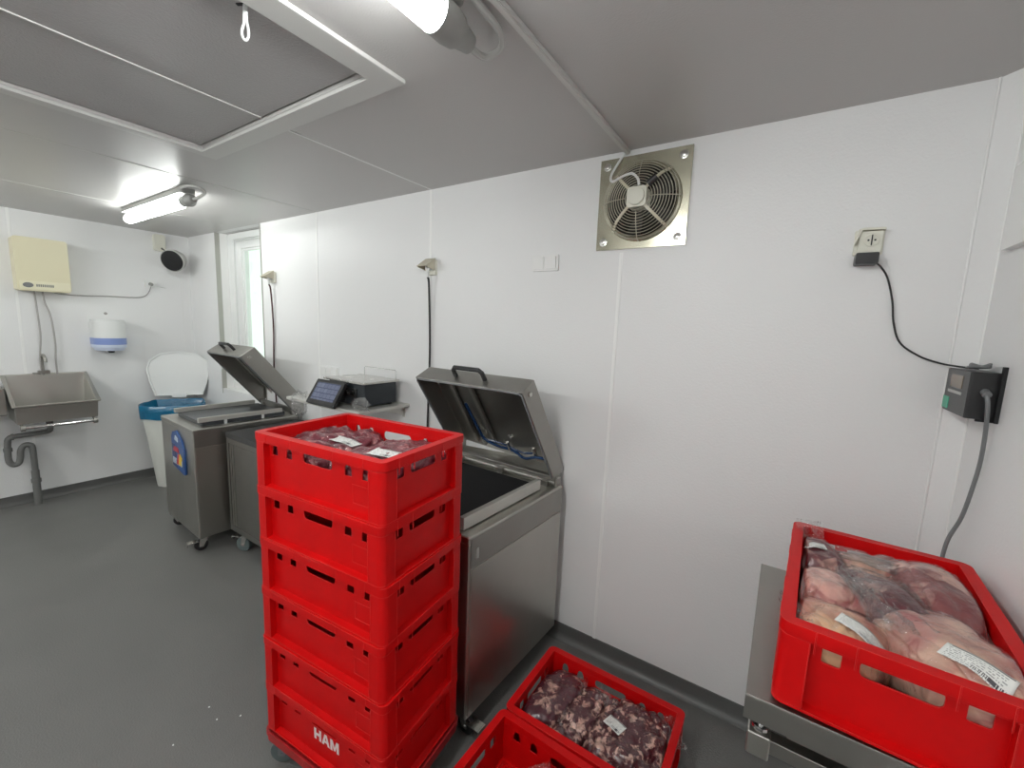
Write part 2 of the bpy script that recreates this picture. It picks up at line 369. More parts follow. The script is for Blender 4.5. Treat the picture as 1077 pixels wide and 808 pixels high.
# coved skirting
def cove(f, L):
    prof = [(0,0),(.034,0),(.022,.006),(.011,.018),(.006,.035),(.005,.082),(0,.084)]
    bm = NB(); A = [bm.verts.new(f(0,a,z)) for a,z in prof]; B = [bm.verts.new(f(L,a,z)) for a,z in prof]
    for i in range(len(prof)): face(bm, (A[i],A[(i+1)%len(prof)],B[(i+1)%len(prof)],B[i]))
    face(bm, A); face(bm, B); return bm
struct('baseboard_back', cove(lambda s,a,z: V(XL+s, D-a, z), XR-XL), SKIRT)
struct('baseboard_left', cove(lambda s,a,z: V(XL+a, YF+s, z), D-YF), SKIRT)
struct('baseboard_right', cove(lambda s,a,z: V(XR-a, YF+s, z), 1.894-YF), SKIRT)
struct('baseboard_front', cove(lambda s,a,z: V(XL+s, YF+a, z), XR-XL), SKIRT)
# window in its recess
bm = NB(); t = .011; y0, y1 = D, D+.30
box(bm, WX0-t, WX0, y0, y1, WZ0-t, HC-.001); box(bm, WX1, WX1+t, y0, y1, WZ0-t, HC-.001); box(bm, WX0, WX1, y0, y1, WZ0-t, WZ0)
win = struct('window_1', bm, TRIM, smooth=False)
bm = NB()
fy = D+.105
def wf(x0,x1,z0,z1,w,ya,yb,h): prism(bm, [[(x0,z0),(x1,z0),(x1,z1),(x0,z1)],[(x0+w,z0+h),(x0+w,z1-h),(x1-w,z1-h),(x1-w,z0+h)]], lambda u,v,q: V(u,q,v), ya, yb)
wf(WX0+.0005, WX1-.0005, WZ0+.0005, HC-.0015, .12, fy, fy+.09, .06)
wf(WX0+.1, WX1-.1, WZ0+.04, HC-.045, .03, fy+.02, fy+.1, .03)
o = obj('window_frame', bm, WHITE, win, bevel=.004, smooth=False); o['kind'] = 'structure'
bm = NB(); wf(WX0+.155, WX1-.155, WZ0+.08, HC-.08, .08, fy+.012, fy+.07, .07)
wf(WX0+.235, WX1-.235, WZ0+.15, HC-.15, .025, fy+.025, fy+.05, .02)
o = obj('window_sash', bm, WHITE, win, bevel=.004, smooth=False); o['kind'] = 'structure'
bm = NB(); box(bm, WX0+.25, WX1-.25, fy+.034, fy+.040, WZ0+.16, HC-.16)
o = obj('window_pane', bm, GLASS, win, smooth=False); o['kind'] = 'structure'
for x, k in ((WX0, n), (WX1, n+1)):   # bright metal edge strips of the recess
    bm = NB(); s = 1 if x == WX1 else -1
    box(bm, x-.012 if s < 0 else x-.002, x+.002 if s < 0 else x+.012, D-.003, D-.0002, .9, HC-.002); box(bm, x-.0 if s < 0 else x-.002, x+.002 if s < 0 else x, D-.0002, D+.035, .95, HC-.002)
    struct('trim_%d' % k, bm, STEEL)
n += 2

# ------------------------------------------------------------------ ceiling hatch
hatch = thing('ceiling_hatch', 'large framed rectangular hatch set in the ceiling', 'hatch', (-1.87,.28,HC))
def hl(x, y, z): return V(x+1.87, y-.28, z-HC)
bm = NB()
o0, o1, p0, p1 = -2.545, -1.157, -.50, 1.062
prism(bm, [[(o0,p0),(o1,p0),(o1,p1),(o0,p1)],[(HX0,HY0),(HX0,HY1),(HX1,HY1),(HX1,HY0)]], lambda u,v,w: hl(u,v,w), HC-.014, HC)
obj('hatch_frame', bm, HFRAME, hatch, bevel=.003, smooth=False)
for a, b, nm in ((HX0+.008, -1.914, 'hatch_panel'), (-1.906, HX1-.008, 'hatch_panel')):
    bm = NB(); box(bm, a+1.87, b+1.87, HY0+.008-.28, HY1-.008-.28, .012, .05); obj(nm, bm, HATCH, hatch, bevel=.002, smooth=False)
bm = NB(); box(bm, HX0+1.87, HX1+1.87, HY0-.28, HY1-.28, .05, .075); obj('backing', bm, DARK, hatch)
bm = NB(); box(bm, -.040, -.034, HY0+.008-.28, HY1-.008-.28, .008, .05); obj('joint_strip', bm, HFRAME, hatch)
pull = thing('hatch_pull', 'white looped pull hook hanging from a slot in the ceiling hatch', 'hook', (-1.288,.623,HC+.01), math.radians(25))
bm = NB()
tube(bm, [(.006,0,.01),(.005,0,-.035),(.009,0,-.06),(.008,0,-.078),(0,0,-.086),(-.008,0,-.078),(-.010,0,-.062),(-.003,0,-.045)], .0032, 8)
tube(bm, [(.0,0,.01),(-.001,0,-.02),(-.003,0,-.045)], .0032, 8)
obj('loop', bm, WHITE, pull)
bm = NB(); box(bm, -.022, .022, -.004, .004, -.0, .004); obj('slot_plate', bm, BLACKM, pull)

# ------------------------------------------------------------------ lamps
def lamp(name, label, loc, rz, L, loop=True, tube_mat=None, R=.043):
    """tube along local +x from 0 to L, lit part; grey end beyond 0 (towards -x)"""
    t = thing(name, label, 'ceiling lamp', loc, rz, None)
    z = -.075
    bm = NB(); prism(bm, [rrect(-.07, L+.03, -.042, .042, .02)], lambda u,v,w: V(u,v,w), -.032, 0)
    obj('housing', bm, STEEL_D if 0 else GREYP_L, t, bevel=.003)
    bm = NB(); cyl(bm, (0,0,z), (L,0,z), R, seg=28); lathe(bm, [(R,0),(R*.93,.012),(R*.65,.024),(R*.25,.03)], (L,0,z), (1,0,0), 28)
    obj('diffuser', bm, tube_mat or TUBE, t)
    bm = NB(); lathe(bm, [(R+.0015,0),(R+.0015,.05),(.040,.075),(.032,.085),(.024,.13),(.018,.135)], (0,0,z), (-1,0,0), 28)
    obj('end_cap', bm, GREYP_L, t)
    bm = NB()
    for x in (.15, L-.15): cyl(bm, (x,0,-.04), (x,0,-.02), .012, seg=12)
    box(bm, .01, L, .0445, .047, z-.003, z+.003)
    obj('clip', bm, GREYP_L, t)
    if loop:
        bm = NB(); tube(bm, ([(.40,.058,-.012),(.1,.058,-.012)] if L > 1.1 else [])+[(-.10,.050,-.014),(-.20,.045,-.018),(-.252,.012,-.026),(-.235,-.026,-.045),(-.165,-.010,z+.004),(-.12,0,z)], .0095, 10)
        obj('supply_cable', bm, CLEAR if 0 else CLOOP, t)
    return t


lamp('ceiling_lamp', 'fluorescent tube lamp at the top edge of the picture near the hatch', (-.778,.80,HC), -PI/2, 1.2)
lamp('ceiling_lamp', 'distant fluorescent tube lamp on the ceiling near the window', (-3.385,1.215,HC), PI, 1.05, True, TUBE2, .034)
lamp('ceiling_lamp', 'added fluorescent tube lamp, unseen behind the viewer, brightening the left wall', (-3.3,-.95,HC), PI, 1.2, False, TUBE3)  # unseen lamp, added to brighten the sink wall
lamp('ceiling_lamp', 'added fluorescent tube lamp, unseen behind the viewer near the right wall, as fill light', (-.15,-1.25,HC), PI, 1.2, False, TUBE4)  # unseen fill lamp, added to lift the lower walls and crate fronts
bm = NB(); box(bm, -.70, -.676, YF, D-.0, HC-.014, HC); box(bm, -.696, -.680, YF, D, HC-.017, HC-.012)
tag(obj('cable_duct', bm, HFRAME, bevel=.002), 'long slim cable duct running across the ceiling to the fan', 'cable duct')

# ------------------------------------------------------------------ fan
fan = thing('extractor_fan', 'square beige wall extractor fan with round wire guard', 'extractor fan', (FX, D, FZ))
bm = NB()
prism(bm, [[(-.2,-.2),(.2,-.2),(.2,.2),(-.2,.2)], [(.152*math.cos(-2*PI*i/48), .152*math.sin(-2*PI*i/48)) for i in range(48)]], lambda u,v,w: V(u,-w,v), .002, .010)
lathe(bm, [(.156,.010),(.172,.010),(.170,.016),(.160,.020),(.153,.016),(.153,.008)], (0,0,0), (0,-1,0), 48, False)
obj('mounting_plate', bm, FANPL, fan, smooth=True)
bm = NB(); lathe(bm, [(.154,0),(.154,-.2),(.001,-.2),(.001,-.203),(.158,-.203),(.158,0)], (0,0,0), (0,-1,0), 48, False); obj('duct', bm, DARK, fan)
bm = NB()
for k in range(5):
    a = 2*PI*k/5+.6
    for s in range(6):
        pass
    r = [(.045,-.012,.03),(.14,-.035,.05),(.14,.045,.02),(.045,.02,.015)]
    vs = []
    for rr, tt, dd in r:
        u = rr*math.cos(a)-tt*math.sin(a); v = rr*math.sin(a)+tt*math.cos(a); vs.append(V(u, dd, v))
    A = [bm.verts.new(p) for p in vs]; B = [bm.verts.new(p+V(0,.003,0)) for p in vs]
    face(bm, A); face(bm, B[::-1])
    for i in range(4): face(bm, (A[i],A[(i+1)%4],B[(i+1)%4],B[i]))
cyl(bm, (0,.06,0), (0,.0,0), .045, seg=24)
obj('blades', bm, principled('fan_blade', (.012,.011,.01), .5), fan)
bm = NB()
for k in range(11):
    R = .052+.0113*k; ring(bm, (0, -.030-.045*(1-((R-.05)/.12)**2), 0), (0,1,0), R, .0019, 56, 5)
for a in (0,90,180,270):
    a = math.radians(a); c, s = math.cos(a), math.sin(a)
    tube(bm, [(c*R, -.032-.045*(1-((R-.05)/.12)**2), s*R) for R in (.05,.08,.11,.14,.166)]+[(c*.17,-.012,s*.17)], .0018, 6, 3)
obj('wire_guard', bm, WIRE, fan)
for a in (45,135,225,315):
    bm = NB(); a = math.radians(a); c, s = math.cos(a), math.sin(a); px, pz = -s*.006, c*.006
    P = [(R, -.036-.045*(1-((R-.05)/.12)**2)) for R in (.045,.09,.13)]+[(.172,-.014)]
    for (r0,y0),(r1,y1) in zip(P, P[1:]):
        A = [V(c*r0+px*q, y0+w, s*r0+pz*q) for q in (-1,1) for w in (0,.004)]; B = [V(c*r1+px*q, y1+w, s*r1+pz*q) for q in (-1,1) for w in (0,.004)]
        v = [bm.verts.new(p) for p in A+B]
        for q in ((0,1,5,4),(2,3,7,6),(0,2,6,4),(1,3,7,5),(0,1,3,2),(4,5,7,6)): face(bm, [v[i] for i in q])
    obj('guard_arm', bm, BEIGE, fan)

bm = NB(); prism(bm, [rrect(-.042,.042,-.042,.042,.016)], lambda u,v,w: V(u,-w,v), .02, .088)
lathe(bm, [(.037,.088),(.036,.098),(.030,.102)], (0,0,0), (0,-1,0), 28)
obj('motor', bm, IVORY, fan, bevel=.003)
bm = NB(); cyl(bm, (.045,-.085,.045), (.078,-.082,.072), .014, seg=14); obj('capacitor', bm, BLACK, fan)
for sx in (-1,1):
    for sz in (-1,1):
        bm = NB(); lathe(bm, [(.018,.010),(.018,.013),(.010,.014),(.009,.020),(.004,.021)], (.166*sx,0,.166*sz), (0,-1,0), 20); obj('bolt', bm, STEEL_L, fan)
bm = NB(); tube(bm, [(-.692,1.935,HC-.004),(-.71,1.915,2.44),(-.742,1.90,2.375),(-.73,1.885,2.340),(-.68,1.87,2.350),(-.635,1.86,2.352),(-.605,1.85,2.325),(-.60,1.858,2.30)], .0055, 8)
tag(obj('fan_cable', bm, WHITE), 'white cable looping from the ceiling duct to the fan motor', 'cable')

# ------------------------------------------------------------------ switches and sockets on the rear wall
sw = thing('light_switch', 'white double light switch on the wall left of the fan', 'light switch', (-1.081,D,2.011))
bm = NB(); prism(bm, [rrect(-.076,.076,-.04,.04,.006)], lambda u,v,w: V(u,-w,v), 0, .012); obj('switch_frame', bm, SWITCH, sw, bevel=.002)
for x in (-.034,.034):
    bm = NB(); prism(bm, [rrect(x-.030,x+.030,-.030,.030,.003)], lambda u,v,w: V(u,-w-(.003*v/.03 if w > .013 else 0),v), .010, .019); obj('rocker', bm, SWITCH, sw, bevel=.0015)
so = thing('wall_socket', 'white wall socket strip behind the weighing scale', 'wall socket', (-2.945,D,1.285))
bm = NB(); prism(bm, [rrect(-.113,.113,-.04,.04,.006)], lambda u,v,w: V(u,-w,v), 0, .012); obj('socket_frame', bm, SWITCH, so, bevel=.002)
for x in (-.071,0,.071):
    bm = NB(); prism(bm, [rrect(x-.031,x+.031,-.031,.031,.004)], lambda u,v,w: V(u,-w,v), .010, .017)
    obj('socket_insert', bm, SWITCH, so, bevel=.0015)
def flap_socket(name, label, loc):
    t = thing(name, label, 'wall socket', loc)
    bm = NB(); prism(bm, [rrect(-.037,.037,-.045,.045,.006)], lambda u,v,w: V(u,-w,v), 0, .022); obj('socket_base', bm, IVORY, t, bevel=.003)
    bm = NB()   # raised splash lid, open downwards: sloping top and two triangular cheeks
    for x0, x1 in ((-.040,-.037),(.037,.040)):
        prism(bm, [[(-.022,.050),(-.095,.0),(-.088,-.006),(-.022,-.02)]], lambda u,v,w: V(w,u,v), x0, x1)
    A = [V(x,y,z) for x in (-.040,.040) for y,z in ((-.020,.050),(-.096,-.002))]; A = [A[0],A[1],A[3],A[2]]
    v0 = [bm.verts.new(p) for p in A]; v1 = [bm.verts.new(p+V(0,-.002,.003)) for p in A]
    face(bm, v0); face(bm, v1[::-1])
    for i in range(4): face(bm, (v0[i],v0[(i+1)%4],v1[(i+1)%4],v1[i]))
    obj('splash_lid', bm, BEIGE, t)
    bm = NB(); cyl(bm, (0,-.022,-.005), (0,-.05,-.008), .018, seg=16); cyl(bm, (0,-.045,-.005), (0,-.045,-.062), .011, .007, seg=12); obj('plug', bm, WHITE, t)
    return t
flap_socket('flap_socket', 'beige splash socket with raised lid above the open right-hand vacuum machine', (-1.872,D,2.022))
flap_socket('flap_socket', 'beige splash socket with raised lid beside the window', (-3.715,D,2.02))
bm = NB(); tube(bm, [(-1.872,D-.045,1.962),(-1.873,D-.03,1.90),(-1.876,D-.014,1.5),(-1.888,D-.014,1.0),(-1.88,D-.014,.62)], .0065, 8)
tag(obj('power_cable', bm, BLACK), 'black power cord hanging straight down behind the open right-hand vacuum machine', 'power cord')
bm = NB(); tube(bm, [(-3.715,D-.045,1.96),(-3.716,D-.03,1.90),(-3.725,D-.014,1.6),(-3.74,D-.014,1.2),(-3.70,D-.014,.7)], .0065, 8)
tag(obj('power_cable', bm, DKRED), 'dark red power cord hanging from the socket beside the window', 'power cord')
# earthed socket with adapter at right
sk = thing('earthed_socket', 'single earthed wall socket with round face at the right', 'wall socket', (.198,D,2.018))
bm = NB(); prism(bm, [rrect(-.040,.040,-.042,.042,.004)], lambda u,v,w: V(u,-w,v), 0, .010)
prism(bm, [rrect(-.028,.034,-.034,.036,.004)], lambda u,v,w: V(u,-w,v), .010, .022); obj('socket_frame', bm, IVORY, sk, bevel=.002)
bm = NB(); lathe(bm, [(.021,.022),(.021,.026),(.0175,.026),(.0170,.023)], (.006,0,.006), (0,-1,0), 28); obj('socket_face', bm, IVORY, sk)
bm = NB()
for x in (-.003,.015): cyl(bm, (x,-.0235,.006), (x,-.0255,.006), .003, seg=10)
box(bm, .0045, .0075, -.0265, -.0225, -.012, .024)
obj('socket_contact', bm, BLACKM, sk)
bm = NB(); prism(bm, [[(-.040,-.01),(-.034,.042),(-.020,.047),(.038,.045),(.040,.038),(-.022,.040)]], lambda u,v,w: V(u,-w,v), .008, .034); obj('side_shutter', bm, IVORY, sk, bevel=.001)
bm = NB(); prism(bm, [rrect(-.031,.031,-.078,-.040,.005)], lambda u,v,w: V(u,-w,v), .004, .058)
tag(obj('power_adapter', bm, BLACK, bevel=.003), 'small black power adapter plugged in below the earthed socket', 'power adapter').location = (.195,D-.001,2.018)
bm = NB(); tube(bm, [(.222,1.905,1.945),(.24,1.925,1.932),(.262,1.93,1.895),(.284,1.935,1.819),(.296,1.936,1.747),(.320,1.936,1.68),(.373,1.934,1.637),(.425,1.925,1.617),(.452,1.87,1.612),(.47,1.84,1.611)], .0030, 8)
tag(obj('adapter_cord', bm, BLACK), 'thin black cord curving from the adapter to the display box', 'cord')
# white box on the right wall
bm = NB(); prism(bm, [rrect(1.58,1.815,1.952,2.18,.006)], lambda u,v,w: V(XR-w,u,v), 0, .022)
tag(obj('wall_box', bm, SWITCH, bevel=.003), 'flat white box on the right wall at the picture edge', 'wall box')

# ------------------------------------------------------------------ weighing display box on the right wall
dp = thing('weighing_indicator', 'black weighing display box mounted in the right corner', 'weighing display', (.472,1.786,1.54))
bm = NB(); prism(bm, [rrect(-.031,.029,-.100,.100,.004)], lambda u,v,w: V(u,v,w), -.066, .066); obj('housing', bm, BLACK, dp, bevel=.002)
bm = NB(); box(bm, -.0335,-.030,-.098,.096,-.064,.064); obj('front_plate', bm, principled('dark_grey_front', (.035,.035,.037), .35), dp)
bm = NB(); box(bm, -.0350,-.033,-.050,.050,.012,.050); obj('display', bm, LCD, dp)
bm = NB(); box(bm, -.0348,-.033,-.055,.065,-.006,.002); obj('caption_strip', bm, principled('pale_strip', (.45,.45,.44), .4), dp)
bm = NB(); box(bm, -.0352,-.033,.045,.096,-.058,-.022); obj('sticker', bm, GREEN, dp)
bm = NB(); box(bm, .024,.033,-.112,-.100,-.072,.084); box(bm, -.010,.033,-.104,-.098,-.072,-.064); obj('bracket', bm, BLACKM, dp, bevel=.001)
bm = NB(); box(bm, .024,.033,.095,.108,-.070,.072); obj('bracket', bm, BLACKM, dp, bevel=.001)
bm = NB(); cyl(bm, (0,-.100,.012), (0,-.118,.006), .010, seg=14); obj('cable_gland', bm, GREYP, dp)
bm = NB(); tube(bm, [(.472,1.672,1.546),(.475,1.662,1.52),(.484,1.675,1.45),(.490,1.69,1.36),(.488,1.70,1.28),(.480,1.71,1.18),(.462,1.72,1.09),(.455,1.71,.98),(.450,1.70,.86),(.446,1.69,.79),(.43,1.62,.775)], .0050, 10)
tag(obj('signal_cable', bm, GREYP), 'thick grey cable hanging from the display box behind the red crate', 'cable')
bm = NB()
for k in range(3):
    tube(bm, [(.455+.01*k,1.79,1.613+.004*k),(.450,1.74,1.618+.004*k),(.462,1.705,1.621),(.482,1.72,1.620+.004*k),(.482,1.78,1.616),(.462,1.80,1.613+.005*k)], .0042, 8)
tag(obj('coiled_cable', bm, GREYP), 'small grey coil of cable lying on top of the display box', 'cable')

# ------------------------------------------------------------------ crates
def crate_mesh():
    W, L, Hh = .3, .2, .2   # half long, half short, height
    bm = NB(); R = .024
    def rr(d, r=None): return rrect(-W+d, W-d, -L+d, L-d, max(R-d if r is None else r, .004), 5)
    # rim: outer band, top lip and inner face
    prism(bm, [rr(0), rr(.0275)[::-1]], lambda u,v,w: V(u,v,w), .174, .2)
    prism(bm, [rr(.0035), rr(.0270)[::-1]], lambda u,v,w: V(u,v,w), .168, .175)
    # base flange and bottom
    prism(bm, [rr(.002), rr(.036)[::-1]], lambda u,v,w: V(u,v,w), .0118, .018)
    prism(bm, [rr(.030), rr(.040)[::-1]], lambda u,v,w: V(u,v,w), .0, .013)
    prism(bm, [rr(.032)], lambda u,v,w: V(u,v,w), .003, .007)
    # four inner walls with their grip slots and holes
    i = .023
    def slot(cx, cz, hw, hh, r): return rrect(cx-hw, cx+hw, cz-hh, cz+hh, r, 3)[::-1]
    def arch(cx, cz, hw, hh):
        return [(cx-hw,cz-hh),(cx-hw*.9,cz+hh*.3),(cx-hw*.45,cz+hh),(cx+hw*.45,cz+hh),(cx+hw*.9,cz+hh*.3),(cx+hw,cz-hh)]
    th = .0035
    for s in (-1, 1):
        hz = .1445
        holes = [slot(0,hz,.068,.0165,.012)]+[arch(c,hz,.0155,.0185) for c in (-.212,-.138,.138,.212)]
        prism(bm, [[(-W+i,.012),(W-i,.012),(W-i,.185),(-W+i,.185)]]+holes, lambda u,v,w: V(u, s*(L-i-w), v), 0, th)
        holes = [slot(0,hz,.060,.0165,.010)]+[slot(c,hz,.016,.0185,.004) for c in (-.105,.105)]
        prism(bm, [[(-L+i,.012),(L-i,.012),(L-i,.185),(-L+i,.185)]]+holes, lambda u,v,w: V(s*(W-i-w), u, v), 0, th)
    # corner columns
    c = .058
    for sx in (-1,1):
        for sy in (-1,1):
            out = [(W-c,L-.003),(W-c,L-.0125)]
            pts = [(W-c, L-.0025)]+[(W-R+(R-.0025)*math.cos(t), L-R+(R-.0025)*math.sin(t)) for t in [math.radians(90-15*k) for k in range(7)]]+[(W-.0025,L-c),(W-.0240,L-c),(W-.0240,L-.0240),(W-c,L-.0240)]
            prism(bm, [[(sx*x, sy*y) for x,y in pts]], lambda u,v,w: V(u,v,w), .012, .170)
    for sx in (-1,1):  # thin ribs added so the column edges show as light lines
        for sy in (-1,1):
            a, b = sorted((sx*(W-c), sx*(W-c+.002))); p, q_ = sorted((sy*(L-.004), sy*(L-.0012))); box(bm, a, b, p, q_, .018, .168)
            a, b = sorted((sy*(L-c), sy*(L-c+.002))); p, q_ = sorted((sx*(W-.004), sx*(W-.0012))); box(bm, p, q_, a, b, .018, .168)
    # small ribs under the rim band and a moulded panel
    for x in (-.10,.10,-.225,.225):
        for s in (-1,1): box(bm, x-.0012, x+.0012, s*(L-.0005)-.0015, s*(L-.0005)+.0015, .175, .199)
    for y in (-.07,.07,-.135,.135):
        for s in (-1,1): box(bm, s*(W-.0005)-.0015, s*(W-.0005)+.0015, y-.0012, y+.0012, .150, .198)
    for s in (-1,1):
        prism(bm, [[(.155,.045),(.225,.045),(.225,.105),(.155,.105)],[(.158,.048),(.158,.102),(.222,.102),(.222,.048)]], lambda u,v,w: V(-s*u, s*(L-i+w), v), 0, .0012)
        # sloping foot of the long panels
        prism(bm, [[(L-i,.017),(L-.004,.017),(L-i,.022)]], lambda u,v,w: V(w,s*u,v), -W+c, W-c)
        prism(bm, [[(W-i,.017),(W-.004,.017),(W-i,.022)]], lambda u,v,w: V(s*u,w,v), -L+c, L-c)
    return bm
crate0 = obj('plastic_crate', crate_mesh(), RED, smooth=True, angle=30, bevel=.0020, seg=1)
crate0.data.materials.append(REDW); crate0.modifiers['bevel'].material = 1; crate0.modifiers['bevel'].harden_normals = False
SC = (-1.204,.909); SZ = .155; PITCH = .1885; SR = math.radians(5.)
where = ['sixth and lowest of the stack, white letters on its side', 'fifth from the top of the stack, just above the lettered crate', 'fourth from the top of the stack',
         'third from the top of the stack', 'second of the stack, directly under the meat-filled top crate', 'topmost of the tall stack, holding two labelled meat bags']
jit = [(0,0,0),(.002,-.001,.3),(-.002,.001,-.2),(.001,.002,.25),(-.001,0,-.3),(.002,0,.0)]
crates = []
for k in range(6):
    o = crate0 if k == 0 else crate0.copy()
    if k: C.objects.link(o)
    o.location = (SC[0]+jit[k][0], SC[1]+jit[k][1], SZ+PITCH*k); o.rotation_euler = (0,0,SR+math.radians(jit[k][2]))
    tag(o, 'red plastic crate, '+where[k], 'crate', 'red crates stacked on a wheeled dolly'); crates.append(o)
def crate_at(x, y, z, rz, label, group):
    o = crate0.copy(); C.objects.link(o); o.location = (x,y,z); o.rotation_euler = (0,0,rz); tag(o, label, 'crate', group); return o
crate_at(-.482, 1.441, .0, math.radians(.0), 'red plastic crate on the floor against the wall side, full of meat trimmings', 'red crates standing on the floor')
crate_at(-.490, 1.030, .0, math.radians(-1.2), 'red plastic crate on the floor at the bottom edge, mostly empty', 'red crates standing on the floor')
TC = (.262,1.291); TR = math.radians(-3.0)
crate_at(TC[0], TC[1], .892, TR+PI/2, 'red plastic crate on the steel platform scale at the right', 'red crate on the platform scale')
# lettering on the lowest crate
PRINT = principled('worn_white_print', (.80,.74,.72), .5)
bm = NB(); cw, chh, st = .036, .042, .0105
def gl(loops, ox, oz): prism(bm, loops, lambda u,v,w: V(-.048+ox+u, -(.2-.0232)-w, .079+v), 0, .0006)
gl([[(0,0),(st,0),(st,.016),(cw-st,.016),(cw-st,0),(cw,0),(cw,chh),(cw-st,chh),(cw-st,.026),(st,.026),(st,chh),(0,chh)]], 0, 0)
gl([[(0,0),(.0105,0),(.0135,.010),(.0265,.010),(.0295,0),(.040,0),(.0255,chh),(.0145,chh)],[(.0158,.018),(.020,.032),(.0242,.018)]], .039, 0)
gl([[(0,0),(.010,0),(.010,.026),(.017,.004),(.025,.004),(.032,.026),(.032,0),(.042,0),(.042,chh),(.030,chh),(.021,.016),(.012,chh),(0,chh)]], .082, 0)
ham = obj('lettering', bm, PRINT, crates[0], smooth=False); ham['label'] = 'white capital letters'
# dolly
dolly = thing('crate_dolly', 'red wheeled dolly under the tall stack of crates', 'dolly', (SC[0],SC[1],0), SR)
bm = NB(); prism(bm, [rrect(-.302,.302,-.202,.202,.03,5)], lambda u,v,w: V(u,v,w), .118, .150)
prism(bm, [rrect(-.305,.305,-.205,.205,.03,5), rrect(-.299,.299,-.199,.199,.03,5)[::-1]], lambda u,v,w: V(u,v,w), .140, .158)
obj('deck', bm, RED2, dolly, bevel=.004)
def caster(par, x, y, ztop, r, fork, wheel, rz=0., brake=False, w=.022):
    bm = NB(); M = Matrix.Rotation(rz,3,'Z'); f = lambda p: M@p+V(x,y,0)
    box(bm, -.035,.035,-.03,.03, ztop-.005, ztop, f)
    for s in (-1,1): 
        prism(bm, [[(-.022,ztop-.012),(.026,ztop-.012),(-.006,r-.012),(-.030,r-.012),(-.030,r+.012)]], lambda u,v,q: f(V(u,q,v)), s*(w/2+.002), s*(w/2+.005))
    box(bm, -.024,.027,-w/2-.005,w/2+.005, ztop-.018, ztop-.010, f)
    cyl(bm, f(V(-.018,-w/2-.008,r)), f(V(-.018,w/2+.008,r)), .006, seg=10)
    if brake:
        box(bm, -.095,-.03,-.024,.024, ztop-.035, ztop-.030, f); box(bm, -.100,-.092,-.024,.024, ztop-.055, ztop-.030, f)
    c = obj('caster', bm, fork, par, bevel=.001)
    bm = NB(); c0 = f(V(-.018,0,r)); ax = M@V(0,1,0)
    lathe(bm, [(.006,-w/2),(r-.012,-w/2),(r-.003,-w/2+.001),(r,-w/4),(r,w/4),(r-.003,w/2-.001),(r-.012,w/2),(.006,w/2)], c0, ax, 28)
    obj('wheel', bm, wheel, c)
    return c
for x, y, a in ((-.245,-.15,.5),(.245,-.15,2.),(-.245,.15,-.6),(.245,.15,1.)): caster(dolly, x, y, .118, .045, GREYP, GREYW, a)

# ------------------------------------------------------------------ meat
CLAMP = None   # (centre x, centre y, angle, half u, half v) of the crate being filled
def clamp_in(p, amt=0.):
    if CLAMP is None: return p
    cx, cy, a, hu, hv = CLAMP; hu -= amt; hv -= amt; c, s = math.cos(a), math.sin(a); dx, dy = p.x-cx, p.y-cy
    u, v = dx*c+dy*s, -dx*s+dy*c
    sq = lambda t, h: t if abs(t) < h-.012 else math.copysign(min(h, h-.012+(abs(t)-h+.012)*.25), t)
    u, v = sq(u,hu), sq(v,hv)
    return V(cx+u*c-v*s, cy+u*s+v*c, p.z)
def blob(cx, cy, z0, z1, a, b, rz, seed, amp=.012, chunk=.010, power=.62, zmin=None, sub=6, taper=0., csc=26.):
    """a flattened lumpy mass between heights z0 and z1 with half-lengths a (local x) and b"""
    bm = NB(); bmesh.ops.create_icosphere(bm, subdivisions=sub, radius=1.)
    M = Matrix.Rotation(rz,3,'Z'); hz = (z1-z0)/2; off = V(seed*7.3, seed*3.1, seed*1.7)
    sg = lambda v,p: math.copysign(abs(v)**p, v)
    for v in bm.verts:
        n = v.co.normalized()
        x, y, z = sg(n.x,power), sg(n.y,power), sg(n.z,.7)
        p = V(x*a*(1-taper*y*.5), y*b, z*hz)
        q = p+V(1,1,1)*.02*noise.noise(p*18+off)
        lump = noise.noise(p*9+off)*amp + noise.noise(p*24+off)*amp*.35
        if chunk:
            dd, _ = noise.voronoi(q*csc+off); d2, _ = noise.voronoi(q*csc*2.1+off)
            lump += chunk*(.75-1.5*dd[0]*dd[0]) + chunk*.35*(.5-d2[0])
        else:   # long muscle folds
            r_ = abs(noise.noise(V(p.x*16,p.y*7,p.z*10)+off)); lump -= .005*max(0,1-r_*12)
            r_ = abs(noise.noise(V(p.x*8,p.y*19,p.z*10)-off)); lump -= .004*max(0,1-r_*12)
        p = M@(p + n*lump) + V(cx,cy,(z0+z1)/2)
        p = clamp_in(p)
        if zmin is not None and p.z < zmin: p.z = zmin + (p.z-zmin)*.01
        v.co = p
    return bm
def shell(src, grow, seed, zmin, wr=1.):
    bm = src.copy()
    for _ in range(5): bmesh.ops.smooth_vert(bm, verts=bm.verts[:], factor=.5, use_axis_x=True, use_axis_y=True, use_axis_z=True)
    bm.normal_update()
    for v in bm.verts:
        w1 = abs(noise.noise(v.co*V(1,1,1).length*14+V(seed,0,0))); w2 = abs(noise.noise(v.co*52+V(0,seed,0)))
        v.co = clamp_in(v.co + v.normal*(grow + wr*(.0040*max(0,1-w1*7) + .0020*max(0,1-w2*6))), -.002)
        if v.co.z < zmin-.001: v.co.z = zmin-.001
    return bm
